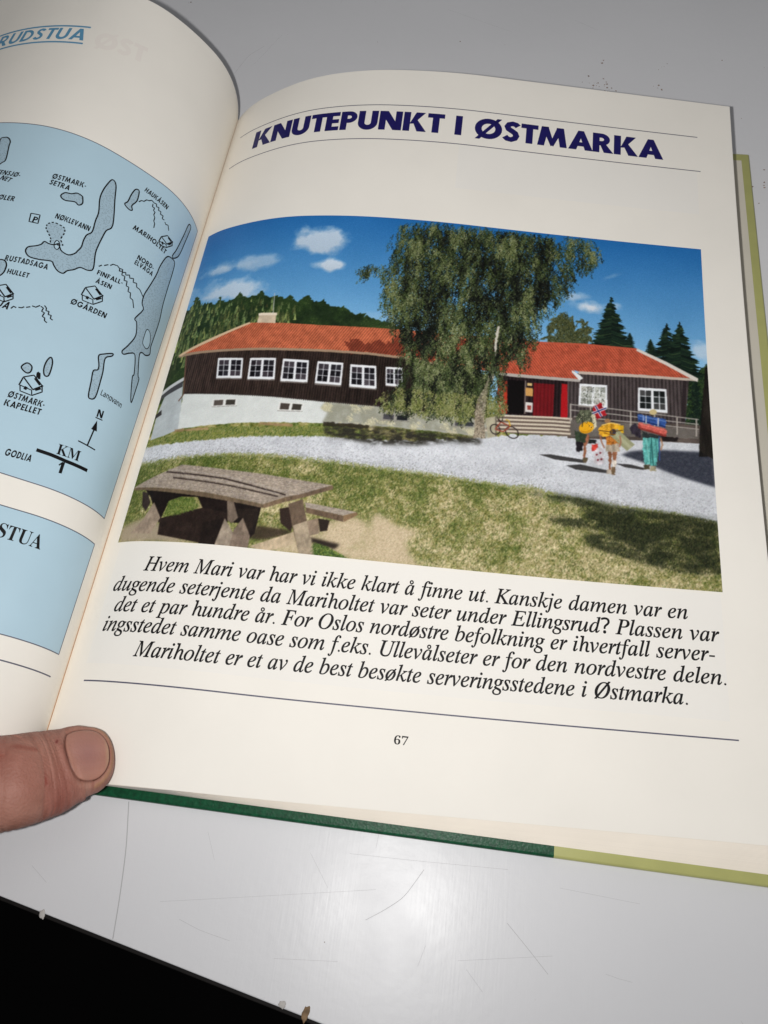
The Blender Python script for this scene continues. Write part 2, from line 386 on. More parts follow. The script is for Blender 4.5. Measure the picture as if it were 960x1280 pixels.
  'pillar': [[110.52,50.62],[113.74,51.57],[114.11,44.55],[111.66,43.71]],
  'path_top': [[-5.52,32.74],[-0.16,33.37],[10.6,33.69],[19.86,34.64],[30.41,35.73],[42.14,37.21],[53.64,38.31],[61.8,38.85],[74.78,39.3],[89.74,40.05],[109.42,43.73],[119.26,45.97],[137.52,47.11],[158.47,48.39],[175.7,49.18],[181.08,48.55]],
  'path_bot': [[179.96,21.32],[178.6,21.61],[174.7,22.26],[168.15,23.59],[161.47,24.13],[154.73,24.5],[147.91,24.94],[141.04,25.66],[136.19,26.33],[131.3,27.0],[124.84,28.76],[119.32,27.91],[113.97,28.39],[108.61,28.6],[100.52,29.02],[92.64,29.47],[82.53,29.7],[72.6,29.98],[66.85,30.18],[50.69,30.7],[43.06,30.49],[34.12,30.0],[25.57,29.36],[16.68,28.65],[7.4,27.42],[-2.8,27.02]],
  'grass_strip': [[-0.16,33.37],[-0.01,36.26],[9.66,37.09],[18.85,38.89],[29.6,39.78],[41.62,40.28],[53.16,41.62],[61.36,42.15],[74.44,42.41],[74.79,39.22],[61.8,38.85],[42.14,37.21],[19.86,34.64]],
  'tree_shadow': [[60.5,42.24],[76.83,43.65],[94.44,43.65],[109.44,43.45],[109.57,41.24],[99.65,40.91],[89.86,38.68],[77.48,37.6],[67.33,38.46],[60.87,39.47]],
  'logs1': [[10.19,38.78],[22.51,39.13],[23.14,38.38],[10.66,37.79]],
  'logs2': [[39.69,41.6],[50.6,42.02],[50.57,41.1],[39.85,40.69]],
  'logs3': [[59.92,43.65],[74.26,44.03],[74.4,42.77],[60.19,42.31]],
  'sand': [[42.13,-0.4],[48.0,1.89],[58.27,6.28],[63.21,10.1],[67.74,11.41],[73.76,13.3],[77.93,10.84],[79.85,15.41],[87.51,11.1],[92.36,10.34],[89.16,6.2],[91.95,1.5],[95.63,-0.34],[79.16,-0.35],[60.17,-0.38],[50.59,-0.44]],
  'sand2': [[-0.97,4.48],[9.27,8.34],[15.66,4.4],[23.22,0.54],[40.94,-0.52],[0.78,-0.0]],
  'big_shadow': [[152.31,42.2],[154.99,43.68],[159.2,44.58],[164.78,45.11],[175.84,45.49],[181.24,44.52],[180.86,33.27],[175.32,34.75],[169.98,36.25],[164.58,38.14],[160.49,39.76],[156.35,40.98]],
  'lawn_shadow': [[130.81,18.89],[138.35,19.64],[143.13,20.87],[138.28,25.38],[132.72,25.75],[129.21,26.79],[141.03,26.43],[149.28,24.53],[158.77,23.88],[169.48,23.71],[181.26,22.45],[180.86,6.04],[173.85,5.43],[167.44,5.59],[161.0,6.84],[155.79,8.2],[149.86,9.5],[143.17,11.46],[141.13,14.25],[149.23,15.77],[143.15,17.45],[135.65,17.1]],
  'lawn_shadow_tip': [[121.49,27.15],[128.52,26.72],[138.28,25.38],[149.28,24.91],[161.47,24.13],[152.66,22.16],[143.12,24.32],[131.36,24.69]],
  't_top': [[16.44,25.91],[-0.05,18.75],[26.59,16.59],[45.34,14.2],[51.9,17.28],[56.5,18.62],[65.69,22.57],[44.34,24.06],[32.62,24.56]],
  't_edge_front': [[-0.05,18.75],[26.59,16.59],[45.34,14.2],[45.86,12.99],[26.93,15.05],[0.41,17.85]],
  't_edge_right': [[45.34,14.2],[51.9,17.28],[52.13,15.78],[45.86,12.99]],
  't_edge_right2': [[51.9,17.28],[56.47,18.78],[65.68,22.66],[66.01,21.33],[57.05,17.57],[52.29,15.79]],
  't_gap1': [[11.48,23.43],[31.51,21.58],[51.8,17.95]],
  't_gap2': [[14.37,21.39],[33.63,19.36],[49.51,17.19]],
  't_under': [[5.41,17.3],[26.93,15.05],[44.95,13.14],[44.84,11.45],[44.38,4.75],[43.11,2.97],[39.91,7.58],[37.55,7.34],[34.53,10.43],[26.91,11.18],[24.38,14.93],[18.31,14.74],[15.08,13.39],[13.43,6.01],[7.99,14.8]],
  't_dark1': [[13.46,7.56],[26.84,11.52],[35.37,10.33],[35.57,7.16],[33.46,-0.61],[14.01,2.19]],
  't_greenhole': [[14.2,8.17],[15.08,13.39],[19.15,14.94],[23.57,14.72],[25.57,11.53],[19.62,9.4]],
  't_leg1': [[7.32,6.74],[9.87,12.97],[13.51,7.73],[11.37,2.41],[4.03,2.76]],
  't_legstub1': [[4.24,17.04],[6.57,16.23],[8.52,13.01],[7.7,9.96],[5.73,11.82]],
  't_leg2a': [[34.48,8.57],[38.0,4.07],[37.42,-0.49],[32.8,-0.51]],
  't_leg2b': [[37.93,5.3],[40.01,9.25],[43.12,3.79],[43.07,-0.45],[37.42,-0.49]],
  't_stub2': [[34.08,14.48],[36.31,13.97],[38.51,9.11],[36.95,7.12],[35.41,7.98]],
  't_dark2': [[37.98,12.0],[44.23,12.64],[44.33,9.72],[42.83,4.58],[40.01,9.25],[38.43,9.1]],
  't_dark3': [[33.43,-0.45],[27.86,-0.9],[27.9,6.58],[34.05,8.71]],
  't_leg3': [[53.03,15.11],[57.18,17.16],[59.41,10.36],[63.06,-0.26],[58.39,0.04],[55.22,8.42]],
  't_leg3lit': [[55.45,8.44],[59.41,10.36],[63.06,-0.26],[58.39,0.04]],
  't_bar': [[43.52,0.57],[56.04,6.53],[56.89,2.87],[48.42,-0.66]],
  't_bar2': [[59.41,10.36],[62.63,11.53],[63.65,6.86],[60.84,5.74]],
  't_bench': [[58.03,16.24],[73.98,14.74],[70.02,13.15],[58.5,14.6]],
  't_bench_f': [[58.5,14.6],[70.02,13.15],[70.26,11.19],[58.73,12.95]],
  't_bench_r': [[70.02,13.15],[73.98,14.74],[74.33,13.78],[70.43,11.12]],
  't_tdark': [[50.59,13.33],[53.56,14.24],[55.33,9.26],[55.13,6.35],[51.61,8.85]],
  't_shadow': [[43.11,2.97],[44.74,7.27],[53.47,6.99],[55.58,5.99],[47.8,3.09]],
  't_shadow2': [[61.13,5.36],[70.21,4.05],[68.72,2.36],[61.94,3.41]],
  't_dark4': [[62.63,11.53],[66.19,11.25],[65.84,7.91],[63.74,7.36]],
  't_grasst': [[62.46,4.12],[66.47,3.09],[72.98,0.15],[73.05,-0.4],[63.21,-0.24]],
  'p_h1pack': [[138.44,53.53],[139.63,56.6],[142.89,57.2],[144.35,54.99],[144.52,50.84],[142.94,51.09],[140.76,52.94],[138.98,51.75]],
  'p_h1roll': [[141.87,50.73],[144.16,51.3],[141.85,52.81]],
  'p_h1strap': [[143.27,55.3],[144.49,55.85],[145.09,51.73],[143.67,49.51],[142.59,50.64],[144.01,52.03]],
  'p_h1body': [[138.08,49.34],[140.81,48.8],[142.97,47.38],[142.63,45.54],[138.71,45.46]],
  'p_h1leg': [[140.84,46.5],[141.98,46.62],[141.88,41.56],[141.61,39.51],[140.91,39.68],[141.16,42.29]],
  'p_h1legb': [[138.7,45.7],[139.99,45.59],[139.74,42.55],[139.03,42.88]],
  'p_h1boot': [[140.9,40.01],[142.17,40.13],[142.05,38.35],[140.92,38.24]],
  'p_h1box': [[143.56,44.82],[145.26,45.32],[145.27,42.87],[143.57,42.54]],
  'p_flag': [[143.61,57.95],[146.21,60.26],[148.1,56.06],[145.08,54.06]],
  'p_fl1': [[143.7,55.93],[147.95,58.4]],
  'p_fl2': [[144.55,58.81],[146.51,55.13]],
  'p_h1arm': [[142.1,48.52],[142.97,47.79],[142.13,44.83],[141.29,44.34]],
  'p_h1dark': [[138.71,45.46],[140.85,45.52],[140.88,42.67],[139.82,41.99],[138.9,42.06]],
  'p_h1dark2': [[142.69,46.69],[145.11,46.77],[144.83,45.44],[142.42,45.19]],
  'p_h2pack': [[145.52,50.53],[146.52,52.04],[149.39,53.17],[152.24,52.79],[153.23,51.73],[152.93,49.87],[150.8,50.24],[148.66,48.37],[146.89,47.94],[145.67,48.89]],
  'p_h2body': [[147.67,48.27],[151.51,48.9],[152.33,45.7],[148.09,45.03]],
  'p_h2roll': [[150.09,50.08],[155.35,44.94]],
  'p_h2end': [[149.95,49.9],[150.95,50.17],[149.95,51.06]],
  'p_h2head': [[148.31,53.73],[149.25,53.82],[148.31,54.57]],
  'p_h2shorts': [[147.81,45.25],[151.84,45.98],[152.03,43.39],[147.81,42.8]],
  'p_h2leg1': [[148.37,43.02],[149.64,43.15],[149.49,39.1],[149.34,36.52],[148.5,36.6],[148.79,39.43]],
  'p_h2leg2': [[149.78,43.33],[151.19,43.47],[150.89,39.64],[150.59,36.65],[149.75,36.56],[150.05,39.55]],
  'p_h2sock': [[149.77,40.09],[150.89,40.2],[150.74,37.78],[149.9,37.7]],
  'p_h2shoe1': [[147.94,36.86],[149.62,37.03],[149.33,35.25],[148.08,35.29]],
  'p_h2shoe2': [[149.48,37.89],[150.74,37.78],[150.58,35.21],[149.61,35.12]],
  'p_bag': [[144.42,43.03],[145.69,44.22],[147.1,43.71],[147.24,38.88],[145.84,37.93],[144.16,38.41]],
  'p_h2yel': [[151.67,52.4],[153.24,52.56],[153.22,49.9],[151.66,50.08]],
  'p_h3blue': [[157.58,57.19],[166.15,56.02],[165.85,52.97],[157.68,54.68]],
  'p_h3red': [[157.82,54.36],[166.4,52.52],[166.04,49.83],[157.64,52.17]],
  'p_h3pants': [[159.0,48.82],[164.06,49.31],[164.12,46.19],[163.36,43.67],[162.83,39.42],[161.03,39.25],[160.83,39.79],[159.24,39.64],[158.91,44.06]],
  'p_h3head': [[162.31,58.34],[163.45,58.45],[162.33,59.36]],
  'p_h3bag': [[154.94,51.9],[156.53,53.89],[158.28,52.23],[158.71,48.46],[155.77,49.91]],
  'p_h3shirt': [[158.76,51.03],[164.36,49.92],[164.17,48.17],[158.99,48.49]],
  'p_h3shoe1': [[159.1,39.55],[160.9,39.72],[160.72,37.94],[159.2,37.8]],
  'p_h3shoe2': [[161.03,39.25],[162.69,39.41],[162.78,37.65],[160.99,37.49]],
  'p_h3stick': [[163.94,49.88],[163.85,41.29]],
  'p_pk': [[164.37,50.17],[169.67,49.85],[169.34,48.49],[164.87,48.23]],
  'p_e1': [[145.96,48.67],[146.53,46.1],[147.39,44.06]],
  'p_e2': [[152.08,48.96],[152.34,46.68],[151.9,44.84]],
  'p_e3': [[145.67,50.13],[148.67,49.94],[152.94,50.87]],
  'p_e4': [[149.39,53.0],[149.66,49.38]],
  'p_e5': [[139.65,55.34],[140.76,52.94],[140.5,50.83]],
  'p_e6': [[161.5,47.58],[161.27,43.47],[161.04,39.81]],
  'p_e7': [[164.34,49.34],[164.84,46.92],[164.22,44.98]],
  'p_e8': [[158.27,51.81],[162.14,50.95],[165.62,49.96]],
  'p_s1': [[127.55,39.82],[130.96,40.26],[140.91,39.44],[141.34,38.28],[132.43,38.57]],
  'p_s2': [[135.86,36.92],[140.22,37.77],[148.64,36.45],[148.5,35.49],[138.84,35.79]],
  'p_s3': [[150.74,39.06],[154.93,39.23],[159.08,38.42],[159.06,37.62],[153.52,38.05]],
  'bike_w1': [[118.99,46.51],[120.99,46.17],[118.9,48.47]],
  'bike_w2': [[113.73,47.03],[115.23,46.92],[113.64,48.72]],
  'bike_f': [[113.73,47.03],[115.34,49.76],[118.39,48.69],[116.25,46.48],[113.73,47.03]],
  'bike_f2': [[115.34,49.76],[114.53,50.81]],
  'bike_f3': [[118.39,48.69],[117.8,50.61],[116.79,50.78]],
}
MAPART = {
  'lake': [[[84.19,185.47],[83.14,187.0],[81.69,186.78],[80.46,185.19],[80.14,183.25],[78.92,177.54],[79.49,176.03],[81.1,175.29]],[[58.38,168.39],[57.64,170.2],[55.8,170.79],[54.45,171.9],[52.79,171.73],[52.23,170.87],[51.77,169.1],[52.62,167.89],[53.98,168.43],[56.72,167.45]],[[46.4,183.5],[44.83,182.22],[43.43,176.89],[40.91,167.17],[42.09,163.99],[42.39,160.52],[42.52,157.67],[42.4,154.09],[41.23,148.53],[42.5,147.02],[44.86,146.71],[46.32,144.93],[47.9,143.53],[48.72,142.0],[50.41,142.03],[51.97,143.28],[52.84,144.26],[54.36,143.93],[56.38,143.21],[59.18,142.95],[60.76,144.37],[60.62,146.16],[58.81,147.45],[57.61,148.66],[57.12,150.05],[55.76,149.9],[54.25,150.29],[53.26,151.3],[52.6,150.35],[51.54,149.21],[49.44,149.0],[47.91,150.57],[47.47,151.92],[46.95,153.87],[47.13,156.47],[46.9,158.9],[45.83,160.99],[46.22,165.37],[46.37,169.03],[47.63,173.85],[47.79,177.59],[47.21,181.42]],[[38.69,184.96],[37.41,185.26],[36.84,181.89],[37.09,180.2],[37.78,178.18],[37.12,176.71],[38.15,176.22],[40.07,177.24],[39.45,178.89],[39.3,181.98]],[[14.97,189.62],[13.24,190.0],[13.41,185.53],[13.78,181.46],[14.13,177.45],[14.85,174.18],[16.67,171.74],[17.57,172.11],[16.64,176.05],[15.54,184.45]],[[19.69,169.65],[17.06,171.07],[15.34,170.65],[14.75,166.65],[14.48,158.97],[14.06,152.54],[13.12,146.68],[13.04,140.2],[13.04,135.61],[12.32,133.0],[14.18,131.12],[15.96,130.85],[16.73,129.22],[14.48,122.96],[13.45,121.96],[13.25,117.78],[13.28,112.83],[14.66,115.1],[16.47,120.68],[16.23,122.14],[18.39,128.01],[20.38,127.46],[22.44,125.6],[23.32,126.3],[22.07,129.34],[20.7,134.3],[21.98,138.73],[23.12,139.7],[21.38,144.66],[22.61,146.49],[22.97,149.92],[22.2,154.31],[21.29,159.87],[21.0,164.51]],[[25.91,123.56],[25.94,122.53],[27.62,120.66],[26.83,116.29],[26.49,113.19],[26.13,106.9],[27.49,105.52],[28.34,106.5],[29.04,110.95],[29.63,114.71],[28.52,115.73],[28.63,117.32],[29.79,120.41],[28.43,121.86]],[[48.76,106.68],[47.77,108.63],[46.2,108.08],[45.99,106.25],[46.98,105.54]],[[42.41,113.33],[41.36,111.63],[41.01,107.48],[42.11,106.95],[42.98,108.87],[43.09,111.57]],[[66.66,138.17],[65.07,139.0],[63.9,137.5],[63.8,134.61],[64.91,133.35]]],
  'line': [[0.32,[[36.2,181.19],[35.57,182.27],[34.68,182.58],[34.07,183.77],[33.16,184.09],[32.41,184.9]]],[0.32,[[32.41,184.9],[31.24,184.52]]],[0.32,[[31.54,183.86],[31.39,182.66],[30.56,182.83],[30.58,181.59],[29.88,181.36],[29.96,180.07],[29.26,179.34],[29.19,177.88],[28.58,177.18],[28.31,175.4]]],[0.32,[[31.24,184.52],[30.43,184.77],[30.08,183.74],[29.22,184.17],[28.97,182.94],[28.04,183.24],[27.82,182.1],[26.77,182.41],[26.67,181.07],[25.75,181.28]]],[0.32,[[25.34,180.73],[24.71,180.17],[23.73,180.67],[22.73,179.02]]],[0.32,[[39.99,150.21],[39.24,151.24]]],[0.32,[[38.58,151.48],[37.47,152.56]]],[0.32,[[36.87,152.59],[36.16,153.6],[35.01,153.8]]],[0.32,[[34.91,153.96],[33.77,153.33],[33.59,152.34],[32.64,152.97],[32.37,151.48],[31.32,151.62],[31.09,150.03],[30.1,150.41],[29.8,148.6],[28.85,148.7],[28.6,147.04],[27.64,147.16],[27.18,145.39],[26.09,145.25],[24.83,142.79]]],[0.32,[[33.77,153.33],[32.78,153.61],[32.55,152.47],[31.52,153.15],[31.21,152.24],[30.04,153.05],[29.68,152.0],[28.43,152.7],[28.09,151.27],[26.89,151.78],[26.42,150.46],[25.16,150.47],[23.01,148.77]]],[0.32,[[57.74,123.69],[57.35,124.67],[56.51,124.57]]],[0.32,[[56.01,124.89],[55.16,125.14],[54.64,125.8]]],[0.32,[[54.14,125.8],[53.14,126.55]]],[0.32,[[52.81,127.05],[51.75,127.11],[50.87,128.24]]],[0.32,[[50.61,128.05],[49.76,127.86],[49.83,126.58],[48.96,126.48],[49.12,125.08],[48.33,124.86],[48.09,124.0],[47.25,123.64]]],[0.32,[[49.78,128.84],[49.0,128.28],[48.82,127.38],[47.96,127.53],[47.84,126.44],[46.97,126.58],[46.85,125.49],[46.05,125.27]]],[0.28,[[41.16,137.87],[37.74,137.98],[37.2,136.39],[40.56,136.12],[41.16,137.87]]],[0.35,[[41.44,137.7],[41.15,140.84],[37.51,138.33]]],[0.32,[[41.15,140.84],[38.74,142.94],[35.59,140.98],[34.92,139.02],[37.2,136.39]]],[0.4,[[37.51,138.33],[35.29,141.16]]],[0.7,[[38.14,142.22],[36.09,140.89]]],[0.5,[[36.87,138.5],[35.58,139.91]]],[0.9,[[39.92,137.75],[39.06,137.75]]],[0.28,[[47.12,101.1],[43.71,100.85],[43.15,99.28],[46.5,99.36],[47.12,101.1]]],[0.35,[[47.4,100.96],[47.14,103.94],[43.48,101.16]]],[0.32,[[47.14,103.94],[44.75,105.69],[41.59,103.47],[40.91,101.53],[43.15,99.28]]],[0.4,[[43.48,101.16],[41.3,103.61]]],[0.7,[[44.15,104.95],[42.1,103.45]]],[0.5,[[42.84,101.25],[41.58,102.45]]],[0.9,[[45.88,100.86],[45.02,100.77]]],[0.28,[[24.68,172.26],[21.78,173.43],[21.34,172.4],[24.22,171.08],[24.68,172.26]]],[0.35,[[24.91,172.05],[24.59,174.54],[21.56,173.78]]],[0.32,[[24.59,174.54],[22.5,176.91],[19.75,176.59],[19.18,175.35],[21.34,172.4]]],[0.4,[[21.56,173.78],[19.46,176.86]]],[0.7,[[22.0,176.56],[20.21,176.31]]],[0.5,[[20.99,174.15],[19.77,175.76]]],[0.9,[[23.65,172.53],[22.92,172.81]]],[0.28,[[63.72,127.04],[60.7,126.55],[60.18,125.08],[63.12,125.39],[63.72,127.04]]],[0.35,[[63.97,126.94],[63.81,129.65],[60.52,126.82]]],[0.32,[[63.81,129.65],[61.73,131.04],[58.94,128.82],[58.31,127.03],[60.18,125.08]]],[0.4,[[60.52,126.82],[58.7,128.93]]],[0.7,[[61.19,130.31],[59.37,128.82]]],[0.5,[[59.96,126.86],[58.9,127.89]]],[0.9,[[62.61,126.72],[61.85,126.57]]],[0.6,[[43.63,105.29],[44.04,106.8],[43.56,106.87],[43.06,105.1]]],[0.3,[[43.87,106.88],[43.96,107.3]]],[0.35,[[26.28,91.04],[20.32,90.87]]],[0.4,[[23.17,91.11],[22.88,97.6]]],[0.3,[[23.87,100.67],[21.41,100.96]]],[0.3,[[64.02,158.36],[61.42,158.79],[60.95,155.51],[63.5,155.17],[64.02,158.36]]]],
  'dash': [],
  'text': [["ØSTMARK-","map",[63.02,173.74],[52.84,175.02],2.05,1],["SETRA","map",[63.02,171.2],[56.88,171.57],2.05,1],["HAUKÅSEN","map",[35.91,186.46],[26.38,185.66],2.05,1],["NØKLEVANN","map",[57.29,159.61],[46.75,160.56],2.05,1],["MARIHOLTET","map",[34.82,169.91],[20.89,169.66],2.05,1],["NORD-","map",[29.88,160.21],[23.19,160.4],1.9,1],["ELVÅGA","map",[30.08,157.89],[22.69,158.11],1.9,1],["RUSTADSAGA","map",[65.07,139.0],[53.1,140.84],2.05,1],["HULLET","map",[62.93,134.79],[56.94,135.61],1.8,1],["FINFALL-","map",[39.68,147.18],[31.19,148.03],1.8,1],["ÅSEN","map",[39.15,144.13],[33.96,144.48],1.8,1],["TENSJØ-","map",[79.65,170.96],[72.1,170.73],1.9,1],["NET","map",[77.68,168.86],[74.32,168.15],1.9,1],["ØLER","map",[75.23,160.77],[70.21,161.1],2.0,1],["JA","map",[61.45,123.07],[58.44,122.89],2.7,1],["ØGÅRDEN","map",[43.52,133.2],[32.16,133.71],2.05,1],["ØSTMARK-","map",[49.05,96.25],[38.91,96.91],2.05,1],["KAPELLET","map",[49.02,93.31],[39.06,94.29],2.05,1],["Langvann","plain",[24.98,108.36],[16.74,108.35],2.0,1],["GODLIA","map",[43.67,79.0],[36.51,79.52],2.2,1],["KM","bold",[30.85,84.5],[23.95,84.97],3.4,1],["1","map",[28.93,79.03],[27.31,79.28],3.6,1],["N","map",[23.71,101.08],[21.75,101.4],2.6,1],["P","map",[62.74,155.41],[61.42,155.56],2.2,1],["STUA","bold",[37.61,55.83],[25.34,55.65],5.6,1]],
  'isle': [[[54.09,152.15],[53.22,151.76],[52.66,150.32],[52.91,149.11],[53.78,149.32],[54.37,150.66]],[[17.26,139.59],[15.37,139.25],[13.89,135.84],[14.68,133.41],[17.01,133.89],[17.47,136.69]]],
  'bulb': [[55.33,150.57],[55.71,151.69],[56.91,153.26],[58.22,154.8],[58.35,156.52],[57.16,157.87],[55.2,157.97],[53.47,157.44],[53.0,155.47],[53.21,153.11],[52.01,151.15]],
  'tri': [[23.01,100.05],[23.85,96.45],[21.87,96.6]],
  'bar': [1.1,[[36.25,83.66],[32.35,83.67],[27.71,83.42],[20.42,83.61]]],
  'head': ["RUDSTUA","title",[108.41,235.82],[73.27,235.9],4.4,1],
}
PAGE_TEXT = {
  'caption': [["Hvem Mari var har vi ikke klart å finne ut. Kanskje damen var en","italic",[19.36,59.48],[177.29,59.84]],["dugende seterjente da Mariholtet var seter under Ellingsrud? Plassen var","italic",[10.62,53.07],[185.39,53.81]],["det et par hundre år. For Oslos nordøstre befolkning er ihvertfall server-","italic",[13.03,46.77],[183.78,47.99]],["ingsstedet samme oase som f.eks. Ullevålseter er for den nordvestre delen.","italic",[10.99,40.89],[186.21,41.5]],["Mariholtet er et av de best besøkte serveringsstedene i Østmarka.","italic",[22.95,34.03],[176.08,35.13]]],
  'title': ["KNUTEPUNKT I ØSTMARKA","title",[18.92,234.47],[175.09,233.33]],
  'num': [[98.6,17.42],[102.38,17.35]],
  'numtop': [[99.03,19.81]],
  'ghost1': [[100.33,229.59],[187.46,229.39],[186.78,209.48],[102.86,199.99]],
  'ghost2': [[7.17,67.8],[187.39,68.45],[183.74,37.82],[10.04,30.5]],
  'ghostL': [[71.06,234.64],[52.65,237.16]],
}
